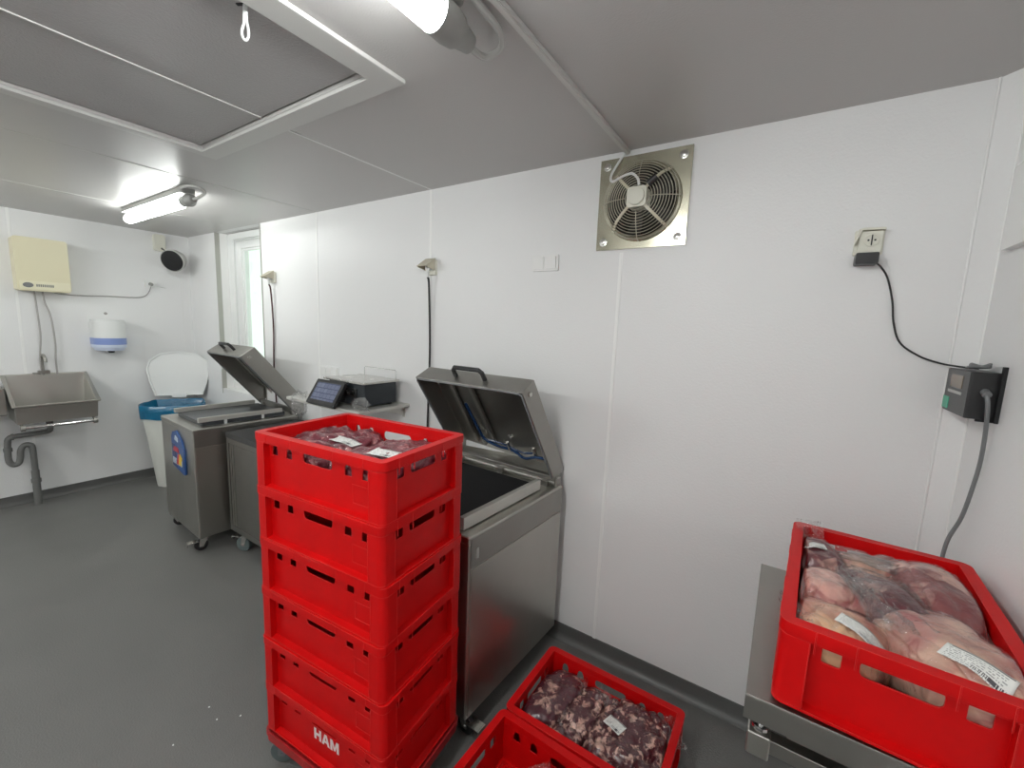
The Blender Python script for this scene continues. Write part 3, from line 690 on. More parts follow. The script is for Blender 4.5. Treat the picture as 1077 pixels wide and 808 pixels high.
def fin_mesh(fin, seed):
    bm = NB()
    s, d, ln, wd = Vector(fin[0]), Vector(fin[1]).normalized(), fin[2], fin[3]
    side = d.cross(V(0,0,1)).normalized(); up = side.cross(d)
    G = [[bm.verts.new(s+d*(ln*i/16)+side*(wd*(j/24-.5)*(1+.3*i/16))+up*(.016*noise.noise(V(i*.12,j*.45,seed))+.006*noise.noise(V(i*.5,j*1.3,seed)))*(.5+i/10)) for j in range(25)] for i in range(17)]
    for i in range(16):
        for j in range(24): face(bm, (G[i][j],G[i+1][j],G[i+1][j+1],G[i][j+1]))
    return bm
def extra_fin(root, fin, seed):
    bm = fin_mesh(fin, seed); bmesh.ops.translate(bm, vec=-root.location, verts=bm.verts[:]); obj('seal_end', bm, FILM2, root, angle=180, normals=False)
def meat_bag(label, loc, a, b, z0, z1, rz, seed, m, group, amp=.012, chunk=.010, power=.62, zmin=None, taper=0., lab=None, fin=None, csc=26., name='meat_bag', grow=.0035, wr=.5):
    cx, cy = loc
    root = thing(name, label, 'bag of meat', (cx,cy,z0), 0, group)
    S = V(-cx,-cy,-z0)
    bm = blob(cx,cy,z0,z1,a,b,rz,seed,amp,chunk,power,zmin,6,taper,csc)
    sh_ = shell(bm, grow, seed, zmin, wr)
    bmesh.ops.translate(bm, vec=S, verts=bm.verts[:]); o = obj('meat', bm, m, root, angle=180)
    bm = sh_; bv = BVHTree.FromBMesh(bm)
    bmesh.ops.translate(bm, vec=S, verts=bm.verts[:])
    obj('bag_film', bm, FILM, root, angle=180)
    if fin:
        bm = fin_mesh(fin, seed); bmesh.ops.translate(bm, vec=S, verts=bm.verts[:]); obj('seal_end', bm, FILM2, root, angle=180, normals=False)
    for l in (lab or []):
        lx, ly, lw, lh, lr = l
        bm = NB(); uvl = bm.loops.layers.uv.new('UVMap'); c, s = math.cos(lr), math.sin(lr); NU, NV = 14, 7; G = {}
        for i in range(NU+1):
            for j in range(NV+1):
                u, v = (i/NU-.5)*lw, (j/NV-.5)*lh; x, y = lx+u*c-v*s, ly+u*s+v*c
                h = bv.ray_cast(V(x,y,3), V(0,0,-1))[0]
                G[i,j] = [x, y, h.z if h else None]
        zs = [g[2] for g in G.values() if g[2] is not None]
        for g in G.values():
            if g[2] is None: g[2] = min(zs)
        for it in range(12):  # relax the paper so that it spans the small dips
            Nw = {}
            for (i,j), g in G.items():
                nb = [G[q][2] for q in ((i-1,j),(i+1,j),(i,j-1),(i,j+1)) if q in G]; Nw[i,j] = sum(nb)/len(nb)
            for q in G: G[q][2] = max(Nw[q], G[q][2]-.001)
        VV = {q: bm.verts.new(V(g[0],g[1],g[2]+.003)+S) for q, g in G.items()}
        for i in range(NU):
            for j in range(NV):
                ff = bm.faces.new([VV[i,j],VV[i+1,j],VV[i+1,j+1],VV[i,j+1]])
                for lp, (p,q) in zip(ff.loops, ((i,j),(i+1,j),(i+1,j+1),(i,j+1))): lp[uvl].uv = (p/NU, q/NV)
        o = obj('label', bm, LABEL, root, angle=180); o['label'] = 'white printed label'
        md = o.modifiers.new('thick','SOLIDIFY'); md.thickness = .0006
    return root
def sl(x, y):  # stack-crate local to world
    c, s = math.cos(SR), math.sin(SR); return (SC[0]+x*c-y*s, SC[1]+x*s+y*c)
zf = SZ+5*PITCH+.010
g1 = 'meat bags in the top crate of the stack'
CLAMP = (SC[0],SC[1],SR,.270,.170)
meat_bag('bag of dark red meat filling the left half of the topmost stacked crate', sl(-.148,.0), .145, .185, zf, zf+.150, SR, 3, M_STACK, g1, zmin=zf, amp=.010, chunk=.026, power=.62, lab=[(-1.268,.892,.112,.048,.12)], csc=21., wr=.2)
meat_bag('bag of dark red meat filling the right half of the topmost stacked crate', sl(.148,.0), .142, .185, zf, zf+.147, SR, 8, M_STACK, g1, zmin=zf, amp=.010, chunk=.026, power=.62, lab=[(-1.030,.862,.110,.048,.0)], csc=21., wr=.2)
g2 = 'bags of meat trimmings in the floor crates'
CLAMP = (-.482,1.441,0,.270,.170)
meat_bag('narrow bag of dark meat trimmings at the left end of the full floor crate', (-.672,1.447), .082, .175, .010, .170, -.16, 12, M_DARK, g2, zmin=.010, chunk=.012, power=.6, fin=((-.612,1.47,.155),(1,.1,-.35),.05,.25), csc=20.)
meat_bag('middle bag of meat trimmings with pale fat in the full floor crate', (-.535,1.44), .066, .178, .010, .150, -.08, 15, M_TRIM, g2, zmin=.010, chunk=.022, power=.6, fin=((-.49,1.52,.145),(.3,.5,.5),.06,.08), csc=26.)
meat_bag('largest bag of meat trimmings, with white label, in the full floor crate', (-.340,1.441), .140, .182, .010, .178, .0, 21, M_TRIM, g2, zmin=.010, chunk=.024, power=.55, amp=.014, lab=[(-.402,1.440,.078,.046,-.38)], fin=((-.24,1.54,.165),(.7,.4,.1),.06,.12), csc=24.)
CLAMP = (-.490,1.030,math.radians(-1.2),.270,.170)
meat_bag('small bag of dark meat in the mostly empty floor crate', (-.425,1.085), .150, .130, .010, .172, .1, 27, M_DARK, g2, zmin=.010, chunk=.010, fin=((-.545,1.12,.14),(-.6,.5,.5),.05,.08))
g3 = 'bagged meat cuts in the crate on the platform scale'
zt = .902
CLAMP = (TC[0],TC[1],TR,.170,.270)
meat_bag('dark bagged cut with a small label at the rear left of the right-hand crate', (.135,1.445), .060, .100, zt, 1.092, .25, 31, M_MIX, g3, zmin=zt, chunk=.004, lab=[(.128,1.43,.048,.030,.2)], fin=((.125,1.52,1.055),(-.1,.35,.9),.075,.06))
r1_ = meat_bag('long fat-edged cut lying along the rear side of the right-hand crate', (.260,1.475), .120, .060, zt, 1.068, -.1, 33, M_PALE, g3, zmin=zt, chunk=.0, amp=.008)
extra_fin(r1_, ((.17,1.48,1.075),(1,-.15,.05),.16,.07), 3.)
r2_ = meat_bag('smooth pink cut at the left side of the right-hand crate', (.148,1.270), .080, .085, zt, 1.092, .3, 36, M_PINK, g3, zmin=zt, chunk=.0, amp=.014, power=.75)
extra_fin(r2_, ((.19,1.35,1.09),(.35,-1,.02),.12,.06), 5.)
meat_bag('yellow-fat cut with a long label at the front left of the right-hand crate', (.145,1.115), .105, .095, zt, 1.082, -.35, 38, M_YEL, g3, zmin=zt, chunk=.0, amp=.012, power=.7, lab=[(.195,1.080,.090,.040,-.40)], fin=((.10,1.10,1.07),(-1,-.4,-.2),.035,.10))
meat_bag('bag of dark meat in creased film at the centre of the right-hand crate', (.262,1.270), .060, .150, zt, 1.094, .35, 41, M_MIX, g3, zmin=zt, chunk=.004, amp=.016, fin=((.215,1.30,1.096),(.35,-1,-.02),.20,.10), grow=.007, wr=1.6)
meat_bag('long cut with pink edge at the rear right of the right-hand crate', (.375,1.385), .075, .160, zt, 1.105, .22, 44, M_RIM, g3, zmin=zt, chunk=.0, amp=.010)
meat_bag('large pale pink cut with a long label at the front right of the right-hand crate', (.350,1.130), .100, .150, zt, 1.108, .45, 47, M_PALE, g3, zmin=zt, chunk=.0, amp=.010, power=.70, lab=[(.350,1.052,.095,.042,-.56)])

# ------------------------------------------------------------------ platform scale under the right crate
ps = thing('platform_scale', 'stainless platform scale carrying the red crate at the right', 'platform scale', (.25,1.32,0))
def q(x): return x
bm = NB(); P = lambda p: p+V(-.25,-1.32,0)
box(bm, .004,.497,1.002,1.648,.888,.892,P)
for a in ((.004,.497,1.002,1.005),(.004,.497,1.645,1.648),(.004,.007,1.005,1.645),(.494,.497,1.005,1.645)): box(bm, a[0],a[1],a[2],a[3],.832,.889,P)
obj('weighing_pan', bm, STEEL_D, ps, bevel=.0015)
bm = NB()
for y in (1.012,1.60): box(bm, .03,.47,y,y+.03,.762,.796,P)
for x in (.03,.44): box(bm, x,x+.03,1.04,1.60,.762,.796,P)
obj('base_frame', bm, STEEL_D, ps, bevel=.002)
for x in (.016,.438):
    for y in (1.006,1.592):
        bm = NB(); box(bm, x,x+.045,y,y+.045,.746,.802,P); obj('corner_bracket', bm, STEEL, ps, bevel=.004)
        bm = NB(); cyl(bm, P(V(x+.024,y+.024,.802)), P(V(x+.024,y+.024,.834)), .012, seg=16); cyl(bm, P(V(x+.024,y+.024,.808)), P(V(x+.024,y+.024,.816)), .020, seg=20); obj('levelling_foot', bm, CHROME, ps)
bm = NB(); box(bm, .10,.40,1.15,1.50,.700,.762,P); box(bm,.21,.29,1.28,1.36,.03,.70,P); box(bm,.14,.40,1.14,1.50,.0,.03,P)
obj('pedestal', bm, STEEL_D, ps, bevel=.003)

# ------------------------------------------------------------------ vacuum packing machines
def vac(label, loc, rz, w, d, zb, zt, lid, plate_h, plate_mat, rails, blue_hose=False, side_band=True, name='vacuum_packing_machine', brk=PI):
    t = thing(name, label, 'vacuum machine', (loc[0],loc[1],0), rz)
    bm = NB(); box(bm, -w, 0, .0, d, zb, zt-.03); box(bm, -w-.002, .002, -.004, d, zt-.034, zt)
    obj('cabinet', bm, STEEL, t, bevel=.008, seg=3)
    # side panels with the folded band along the top
    for s in (0, -w):
        bm = NB(); x0, x1 = (s-.001, s+.004) if s == 0 else (s-.004, s+.001)
        prism(bm, [rrect(.012, d-.012, zb+.012, zt-.135, .006)], lambda u,v,q: V(q,u,v), x0, x1)
        obj('side_panel', bm, STEEL_D if s else STEEL, t, bevel=.0015)
    for s, a, b in ((0,.0015,.0042),(-w,-w-.0042,-w-.0015)):
        bm = NB(); box(bm, a, b, .006, d-.006, zt-.128, zt-.010); obj('side_band', bm, STEEL_D, t, bevel=.001)
    if side_band:
        bm = NB(); box(bm, .002,.007,.030,.034,zt-.10,zt-.055); box(bm, .002,.0055,.038,.050,zt-.10,zt-.055); obj('latch', bm, STEEL_L, t)
    # control panel on the front
    bm = NB(); cx = -w*.42; cz = zt-.21
    out = [(cx-.125,cz-.12),(cx+.105,cz-.155),(cx+.125,cz-.145),(cx+.125,cz+.03),(cx+.085,cz+.10),(cx-.02,cz+.155),(cx-.10,cz+.135),(cx-.125,cz+.10)]
    prism(bm, [out], lambda u,v,q: V(u,-q,v), 0, .014)
    cp = obj('control_panel', bm, PBLUE, t, bevel=.004)
    bm = NB(); prism(bm, [[(cx-.115,cz-.105),(cx-.02,cz-.12),(cx-.05,cz+.05),(cx-.115,cz+.05)]], lambda u,v,q: V(u,-q,v), .013, .0155); obj('keypad', bm, PBLUE2, cp)
    bm = NB(); prism(bm, [[(cx-.05,cz+.085),(cx+.02,cz+.075),(cx+.02,cz+.105),(cx-.03,cz+.12)]], lambda u,v,q: V(u,-q,v), .013, .016)
    obj('printed_badge', bm, LOGOW, cp); bm = NB()
    for k in range(5): prism(bm, [[(cx-.10+.04*k,cz-.095),(cx-.08+.04*k,cz-.098),(cx-.07+.04*k,cz-.055),(cx-.09+.04*k,cz-.05)]], lambda u,v,q: V(u,-q,v), .015, .0175)
    obj('keys', bm, LOGOW, cp)
    bm = NB(); prism(bm, [[(cx-.02,cz-.09),(cx+.02,cz-.095),(cx+.05,cz-.02),(cx+.01,cz-.015)]], lambda u,v,q: V(u,-q,v), .013, .018)
    prism(bm, [[(cx-.09,cz+.0),(cx+.03,cz-.005),(cx+.02,cz+.03),(cx-.06,cz+.035)]], lambda u,v,q: V(u,-q,v), .013, .0165); obj('red_mark', bm, LOGOR, cp)
    bm = NB(); prism(bm, [[(cx+.02,cz-.085),(cx+.075,cz-.095),(cx+.085,cz-.035),(cx+.05,cz-.005)]], lambda u,v,q: V(u,-q,v), .013, .0185); obj('yellow_mark', bm, LOGOY, cp)
    # chamber board, rails
    r0, r1, ry0, ry1, rz0, rz1 = rails
    bm = NB(); prism(bm, [rrect(r0+.004, r1-.004, ry0+.02, ry1+.03, .01)], lambda u,v,q: V(u,v,q), zt+.0, zt+plate_h)
    obj('chamber_board', bm, plate_mat, t, bevel=.003)
    for x in (r0, r1):
        bm = NB(); box(bm, x-.012, x+.012, ry0, ry1, zt+rz0, zt+rz1)
        rl = obj('seal_rail', bm, ALU, t, bevel=.002)
        if rz0 > .008:
            for k in (.3,.75):
                bm = NB(); cyl(bm, (x, ry0+(ry1-ry0)*k, zt-.002), (x, ry0+(ry1-ry0)*k, zt+rz0+.002), .010, seg=14)
                obj('rail_post', bm, WHITE, rl)
    bm = NB(); box(bm, -w+.01, -.01, lid[1]+.012, d-.002, zt-.002, zt+.048); obj('hinge_cover', bm, STEEL_D, t, bevel=.004)
    # lid
    ox, oy, oz, lw, L, phi, th, tp = lid
    ph = math.radians(phi)
    def F(u, s, n_): return V(-ox+u, oy - s*math.cos(ph) + n_*math.sin(ph), oz + s*math.sin(ph) + n_*math.cos(ph))
    def hollow(m=.012, e=.004):
        bm = NB()
        def rg(u0,u1,s0,s1,n_): return [bm.verts.new(F(u,s,n_)) for u,s in ((u0,s0),(u1,s0),(u1,s1),(u0,s1))]
        A = rg(-lw,0,-.03,L,0); B = rg(-lw+tp*.3,-tp*.3,-.03,L-tp,th); Ai = rg(-lw+m,-m,m-.03,L-m,0); Bi = rg(-lw+m+tp*.3,-m-tp*.3,m-.03,L-m-tp,th-.008)
        for i in range(4):
            j = (i+1)%4; face(bm,(A[i],A[j],B[j],B[i])); face(bm,(Ai[i],Ai[j],Bi[j],Bi[i])); face(bm,(A[i],A[j],Ai[j],Ai[i]))
        face(bm,B); face(bm,Bi); return bm
    ld = obj('lid', hollow(), STEEL_D, t, bevel=.005, smooth=True)
    bm = NB(); tube(bm, [F(-lw+.008,.010,-.002),F(-lw+.008,L-.02,-.002),F(-lw+.02,L-.008,-.002),F(-.02,L-.008,-.002),F(-.008,L-.02,-.002),F(-.008,.010,-.002)], .0045, 8, 0)
    obj('gasket', bm, GREYP, ld)
    for x in (-lw*.80, -lw*.60):
        bm = NB(); pts = [F(x-.012,.05,th-.03),F(x+.012,.05,th-.03),F(x+.012,L-.07,th-.03),F(x-.012,L-.07,th-.03)]
        A = [bm.verts.new(p) for p in pts]; dn = F(0,0,.018)-F(0,0,0); B = [bm.verts.new(p+dn) for p in pts]
        face(bm,A); face(bm,B[::-1])
        for i in range(4): face(bm,(A[i],A[(i+1)%4],B[(i+1)%4],B[i]))
        obj('counter_bar', bm, STEEL, ld, bevel=.002)
    if blue_hose:
        bm = NB(); tube(bm, [F(-lw*.72,L*.62,th-.03),F(-lw*.71,L*.35,th-.03),F(-lw*.68,.10,th-.035),F(-lw*.55,.07,th-.04),F(-lw*.42,.05,th-.03),F(-lw*.30,.035,th-.05),F(-lw*.18,.06,th-.045),F(-.03,.06,th-.04)], .008, 10)
        tube(bm, [F(-lw*.66,.09,th-.03),F(-lw*.5,.085,th-.03),F(-lw*.33,.05,th-.03),F(-lw*.2,.075,th-.03)], .006, 8)
        obj('hose', bm, HOSEB, ld)
        bm = NB(); 
        for x in (-lw*.7,-lw*.45,-lw*.2): tube(bm, [F(x,.05,th-.03),F(x,.11,th-.03)], .010, 8, 0)
        obj('hose_clip', bm, STEEL_L, ld)
    # handle on the front face
    hc = -lw*.5; hw = .092; s0 = L-tp*.45; nn = th*.5; s1 = s0+.056
    bm = NB(); tube(bm, [F(hc-hw,s0-.004,nn),F(hc-hw,s1-.014,nn),F(hc-hw+.014,s1,nn),F(hc+hw-.014,s1,nn),F(hc+hw,s1-.014,nn),F(hc+hw,s0-.004,nn)], .0112, 10, 0)
    obj('handle', bm, BLACK, ld)
    bm = NB(); cyl(bm, F(-.002,L*.93,th*.35), F(.010,L*.93,th*.35), .011, seg=16); obj('bump_stop', bm, STEEL_L, ld)
    # hinge and gas struts
    bm = NB(); cyl(bm, V(-w+.02,oy+.01,zt+.018), V(-.02,oy+.01,zt+.018), .013, seg=16)
    for x in (-w+.07,-w*.5,-.07): box(bm, x-.02,x+.02,oy-.02,oy+.035,zt,zt+.028)
    obj('hinge', bm, STEEL_D, t, bevel=.001)
    # casters
    for x, y, a, bk in ((-.045,.042,1.3,True),(-w+.045,.042,-2.2,True),(-.075,d-.085,.5,False),(-w+.075,d-.085,.3,False)):
        caster(t, x, y, zb, .042, STEEL_L, BLACK, (brk if bk and x > -w/2 else a), bk)
    return t
vac('open vacuum packing machine on casters beside the waste bin, blue control panel in front', (-3.333,1.157), -.052, .669, .72, .105, .900,
    (.023,.722,.908,.640,.625,50.2,.125,.012), .030, principled('grey_board', (.05,.055,.06), .3), (-.555,-.068,.055,.625,.030,.062), side_band=False, brk=PI*.42)
vac('open vacuum packing machine behind the tall crate stack, lid raised against the wall', (-.924,1.176), -.050, .72, .71, .10, .887,
    (.022,.657,.925,.683,.573,56.4,.109,.012), .012, BLACKM, (-.66,-.062,.02,.575,.004,.055), blue_hose=True)

# ------------------------------------------------------------------ grey trolley between the machines
tr = thing('trolley_cabinet', 'dark grey trolley cabinet on casters between the vacuum machine and the crates', 'trolley', (-2.93,1.33,0), 0)
bm = NB(); x0, x1, d, zb, zt2 = -.325, .38, .54, .150, .868
box(bm, x0, x1, .012, d, zb, zt2-.03); obj('cabinet', bm, STEEL_D, tr, bevel=.003)
bm = NB(); prism(bm, [rrect(x0-.003,x1+.003,-.006,d,.004)], lambda u,v,w: V(u,v,w), zt2-.035, zt2); obj('worktop', bm, principled('dark_worktop', (.07,.07,.072), .35, .3), tr, bevel=.003)
bm = NB(); prism(bm, [[(x0,zb-.01),(x1,zb-.01),(x1,zt2-.04),(x0,zt2-.04)],[(x0+.022,zb+.03),(x0+.022,zt2-.075),(x1-.022,zt2-.075),(x1-.022,zb+.03)]], lambda u,v,w: V(u,w,v), -.002, .020); obj('front_frame', bm, STEEL_D, tr, bevel=.002, smooth=False)
bm = NB(); box(bm, x0+.10, x1-.03, .001, .011, zb+.035, zt2-.08); obj('door', bm, STEEL_D, tr, bevel=.002)
for x in (x0+.04, x0+.075):
    bm = NB(); box(bm, x-.008, x+.008, .002, .012, zb+.035, zt2-.08); obj('rail', bm, STEEL, tr, bevel=.002)
for x, y, a in ((x0+.135,.038,.4),(x1-.085,.038,1.),(x0+.085,d-.08,0),(x1-.085,d-.08,2.)): caster(tr, x, y, zb-.008, .055, STEEL_L, GREYW, a, True, .028)

# ------------------------------------------------------------------ wall shelf, scale, plastic bags
sh = thing('wall_shelf', 'narrow white wall shelf holding the weighing scale', 'shelf', (-2.45,1.944,1.14))
bm = NB(); box(bm, -.40,.385,-.40,-.001,-.012,.008); obj('shelf_board', bm, ALU, sh, bevel=.003)
for x in (-.33,.33):
    bm = NB(); prism(bm, [[(-.002,-.012),(-.20,-.012),(-.20,-.018),(-.012,-.075),(-.002,-.08)]], lambda u,v,w: V(w,u,v), x-.002, x+.002); box(bm, x-.012,x+.012,-.004,0,-.09,-.012); box(bm,x-.012,x+.012,-.26,-.004,-.017,-.012); obj('bracket', bm, ALU, sh)
ws = thing('weighing_scale', 'black retail weighing scale with touch screen on the wall shelf', 'weighing scale', (-2.30,1.76,1.148))
bm = NB(); prism(bm, [rrect(-.195,.168,-.125,.130,.012)], lambda u,v,w: V(u,v,w), .012, .145); obj('housing', bm, principled('anthracite_housing', (.022,.027,.032), .4), ws, bevel=.006)
bm = NB(); prism(bm, [rrect(-.225,.188,-.145,.140,.006)], lambda u,v,w: V(u,v,w), .150, .163); box(bm,-.12,.10,-.08,.08,.145,.150); obj('weighing_plate', bm, STEEL_L, ws, bevel=.002)
bm = NB(); tube(bm, [(-.155,.125,.163),(-.155,.125,.215),(-.145,.125,.222),(.158,.125,.222),(.168,.125,.215),(.168,.125,.163)], .0022, 8, 0); obj('guard_wire', bm, CHROME, ws)
bm = NB(); box(bm, -.02,.10,-.133,-.124,.055,.115); ob = obj('printer_slot', bm, BLACK, ws, bevel=.002)
bm = NB(); box(bm, .005,.075,-.139,-.132,.075,.088); box(bm,.005,.015,-.139,-.132,.07,.10); box(bm,.065,.075,-.139,-.132,.07,.10); obj('paper_guide', bm, STEEL_L, ob)
for x in (-.15,.13):
    for y in (-.09,.10):
        bm = NB(); cyl(bm, (x,y,0), (x,y,.014), .016, seg=14); obj('foot', bm, BLACK, ws)
def sc(u,v,w):  # display plane: u right, v up the tilt, w out of the screen
    al = math.radians(58); return V(-.105+u, -.255+v*math.cos(al)-w*math.sin(al)+.0, .000+v*math.sin(al)+w*math.cos(al)+.006)
bm = NB(); prism(bm, [rrect(-.145,.145,0,.170,.008)], sc, -.022, .0); box(bm, -.20,-.02,-.165,-.12,.03,.11)
mo = obj('display_unit', bm, BLACK, ws, bevel=.003)
bm = NB(); prism(bm, [rrect(-.118,.118,.030,.150,.002)], sc, .0, .0012); obj('screen', bm, SCREEN, mo, smooth=False)
def crumple(name, label, c, r, seed, sq=(1,1,1)):
    bm = NB(); bmesh.ops.create_icosphere(bm, subdivisions=5, radius=1.)
    for v in bm.verts:
        n = v.co.normalized(); dd, _ = noise.voronoi(n*2.6+V(seed,0,0)); k = 1+.35*(dd[1]-dd[0])-.3+.25*noise.noise(n*2+V(seed,1,2))+.08*noise.noise(n*9+V(seed,1,2))
        v.co = V(n.x*sq[0], n.y*sq[1], n.z*sq[2])*r*k
        v.co.z = max(v.co.z, -c[2]+1.149) if c[2] > 1.149 else v.co.z
    o = obj(name, bm, FILM2, angle=50); o.location = c; return tag(o, label, 'plastic bag')
crumple('plastic_bag', 'crumpled clear plastic bag in front of the scale above the crate', (-2.125,1.60,1.175), .075, 3.3, (1.15,.6,.75))
crumple('plastic_bag', 'crumpled clear plastic bag hanging at the left front of the wall shelf', (-2.745,1.575,1.105), .10, 9.1, (.8,.55,1.15))

# ------------------------------------------------------------------ left wall: sink, boiler, pipes, dispenser, speaker
W0 = XL
sink = thing('wash_sink', 'stainless steel wall sink with sloping rim on the left wall', 'sink', (XL,.83,.90))
bm = NB(); y0, y1 = -.262, .255
def ring4(x0,x1,ya,yb,zback,zfront): return [V(x0,ya,zback),V(x1,ya,zfront),V(x1,yb,zfront),V(x0,yb,zback)]
def loft(bm, A, B):
    for i in range(4): face(bm,(A[i],A[(i+1)%4],B[(i+1)%4],B[i]))
mk = lambda L: [bm.verts.new(p) for p in L]
A = mk(ring4(.004,.375,y0,y1,.225,.010)); B = mk(ring4(.028,.352,y0+.026,y1-.026,.222,.007)); Bo = mk(ring4(.004,.375,y0,y1,.212,-.006))
Ci = mk(ring4(.05,.335,y0+.045,y1-.045,-.12,-.13)); Co = mk(ring4(.015,.345,y0+.022,y1-.022,-.135,-.145)); Bm = mk(ring4(.012,.356,y0+.016,y1-.016,.208,-.010))
loft(bm,A,B); loft(bm,A,Bo); loft(bm,Bo,Bm); loft(bm,Bm,Co); loft(bm,B,Ci); face(bm,Ci); face(bm,Co)
obj('basin', bm, STEEL, sink, bevel=.004)
bm = NB(); cyl(bm, (.385,y0+.035,-.172), (.385,y1-.045,-.172), .0125, seg=16)
obj('knee_bar', bm, CHROME, sink)
for y in (y0+.045, y1-.05):
    bm = NB(); tube(bm, [(.30,y,-.14),(.385,y,-.172)], .010, 10, 0); cyl(bm, (.385,y-.012,-.172), (.385,y+.012,-.172), .024, seg=18)
    obj('bar_bracket', bm, STEEL_D, sink)
bm = NB(); lathe(bm, [(.045,0),(.04,-.02),(.022,-.028),(.022,-.06)], (.12,-.03,-.135), (0,0,1), 20); obj('waste_fitting', bm, PIPE, sink)
bm = NB(); cyl(bm,(.02,-.06,.22),(.02,-.06,.235),.022,seg=16)
tube(bm, [(.02,-.02,.21),(.02,-.02,.33),(.03,-.02,.375),(.06,-.015,.385),(.085,-.01,.36),(.09,-.01,.325)], .011, 10)
box(bm,.0,.04,-.05,.02,.225,.25); obj('tap', bm, STEEL_D, sink)
bm = NB(); X = XL+.12
tube(bm, [(X,.80,.705),(X,.80,.655),(X,.775,.630),(X,.60,.622),(X,.565,.61),(X,.553,.57),(X,.548,.44),(X,.560,.395),(X,.580,.382),(X,.602,.395),(X,.613,.44),(X,.620,.50),(X,.640,.535),(X,.668,.535),(X,.686,.50),(X,.686,.30)], .021, 14, 4)
cyl(bm, (X,.686,.305), (X,.684,.0), .025, seg=18); cyl(bm, (X,.686,.23), (X,.686,.20), .031, seg=18); cyl(bm,(X,.575,.62),(X,.59,.62),.026,seg=16); cyl(bm,(X,.551,.50),(X,.5505,.53),.026,seg=16)
tag(obj('drain_pipe', bm, PIPE), 'grey plastic drain pipe with trap under the wall sink', 'pipe')
bm = NB(); box(bm, .0,.29,0,.29,0,.22); o = tag(obj('steel_box', bm, STEEL_D, bevel=.006), 'dark steel box at the left picture edge beside the sink', 'box'); o.location = (XL+.002,.265,.83)
bo = thing('water_heater', 'cream square water heater on the wall above the sink', 'water heater', (XL,.857,1.825))
bm = NB(); prism(bm, [rrect(-.155,.155,.0,.43,.02)], lambda u,v,w: V(w,u,v), .0, .145)
obj('casing', bm, CREAM, bo, bevel=.012, seg=3)
bm = NB(); prism(bm, [rrect(-.140,.150,.012,.080,.006)], lambda u,v,w: V(w,u,v), .144, .150); obj('front_strip', bm, principled('pale_cream', (.78,.74,.55), .35), bo, bevel=.002)
bm = NB(); prism(bm, [[(-.095+.030*math.cos(2*PI*i/24), .046+.020*math.sin(2*PI*i/24)) for i in range(24)]], lambda u,v,w: V(w,u,v), .149, .152)
obj('badge', bm, GREYP, bo)
bm = NB()
for k in range(3): box(bm, .1515,.1535,-.115+.004*k,-.075-.004*k, .038+.008*k,.0405+.008*k)
for k in range(9): box(bm, .149,.152,-.050+.0115*k,-.042+.0115*k,.036,.056)
obj('badge_print', bm, principled('grey_print', (.25,.25,.22), .5), bo)
bm = NB(); x = XL+.03
tube(bm, [(x,.808,1.83),(x,.814,1.65),(x,.817,1.45),(x,.800,1.25),(x,.803,1.115)], .0065, 8); tag(obj('water_hose', bm, HOSEG), 'left of two thin hoses between heater and sink tap', 'hose', 'hoses under the water heater')
bm = NB(); tube(bm, [(x,.857,1.83),(x,.862,1.74),(x,.889,1.62),(x,.900,1.40),(x,.893,1.25),(x,.893,1.115)], .0065, 8); tag(obj('water_hose', bm, HOSEG), 'right of two thin hoses, bulging outwards between heater and sink', 'hose', 'hoses under the water heater')
bm = NB(); x = XL+.012
tube(bm, [(x+.02,.90,1.83),(x,.98,1.813),(x,1.12,1.814),(x,1.30,1.822),(x,1.48,1.826),(x,1.55,1.845),(x,1.585,1.89),(x+.02,1.598,1.945)], .004, 6)
tag(obj('heater_cord', bm, HOSEG), 'thin grey cord along the wall from the water heater to a socket', 'cord')
w2 = thing('small_socket', 'small white socket with plug below the round speaker', 'wall socket', (XL,1.60,1.965))
bm = NB(); prism(bm, [rrect(-.045,.045,-.03,.035,.006)], lambda u,v,w: V(w,u,v), 0, .03); obj('socket_base', bm, WHITE, w2, bevel=.003)
bm = NB(); cyl(bm, (.03,-.005,.0), (.06,-.005,-.004), .016, seg=14); obj('plug', bm, GREYP_L, w2)
bm = NB(); cyl(bm, (.012,.045,-.012), (.012,.125,-.022), .006, seg=8); obj('conduit', bm, WHITE, w2)
# paper dispenser
di = thing('towel_dispenser', 'rounded white paper towel dispenser with pale blue band', 'dispenser', (XL,1.245,1.30))
def dsh(sc_=1., n_=14):
    R = .115*sc_; pts = [(0.,-R)]
    for i in range(n_+1):
        a = -PI/2+PI*i/n_; pts.append((.085+R*math.cos(a), R*math.sin(a)))
    pts.append((0.,R)); return pts
bm = NB(); prism(bm, [dsh(1.)], lambda u,v,w: V(u,v,w), .135, .285); prism(bm, [dsh(.95)], lambda u,v,w: V(u,v,w), .285, .305); obj('cover', bm, WHITE, di, bevel=.004)
bm = NB(); prism(bm, [dsh(1.02)], lambda u,v,w: V(u,v,w), .075, .135); obj('blue_band', bm, PALEBL, di, bevel=.003)
bm = NB(); prism(bm, [dsh(1.0)], lambda u,v,w: V(u,v,w), .045, .075); prism(bm, [dsh(.85)], lambda u,v,w: V(u,v,w), .02, .046); obj('lower_cover', bm, principled('pale_blue_plastic', (.60,.66,.80), .35), di, bevel=.004)
bm = NB(); lathe(bm, [(.02,.0),(.03,.022)], (.10,0,-.003), (0,0,1), 16); obj('outlet', bm, BLACK, di)
bm = NB(); lathe(bm, [(.012,0),(.012,.012),(.006,.016)], (0,0,0), (1,0,0), 14); tag(obj('wall_stud', bm, HOSEG), 'tiny grey knob on the wall just above the towel dispenser', 'knob').location = (XL,1.25,1.66)
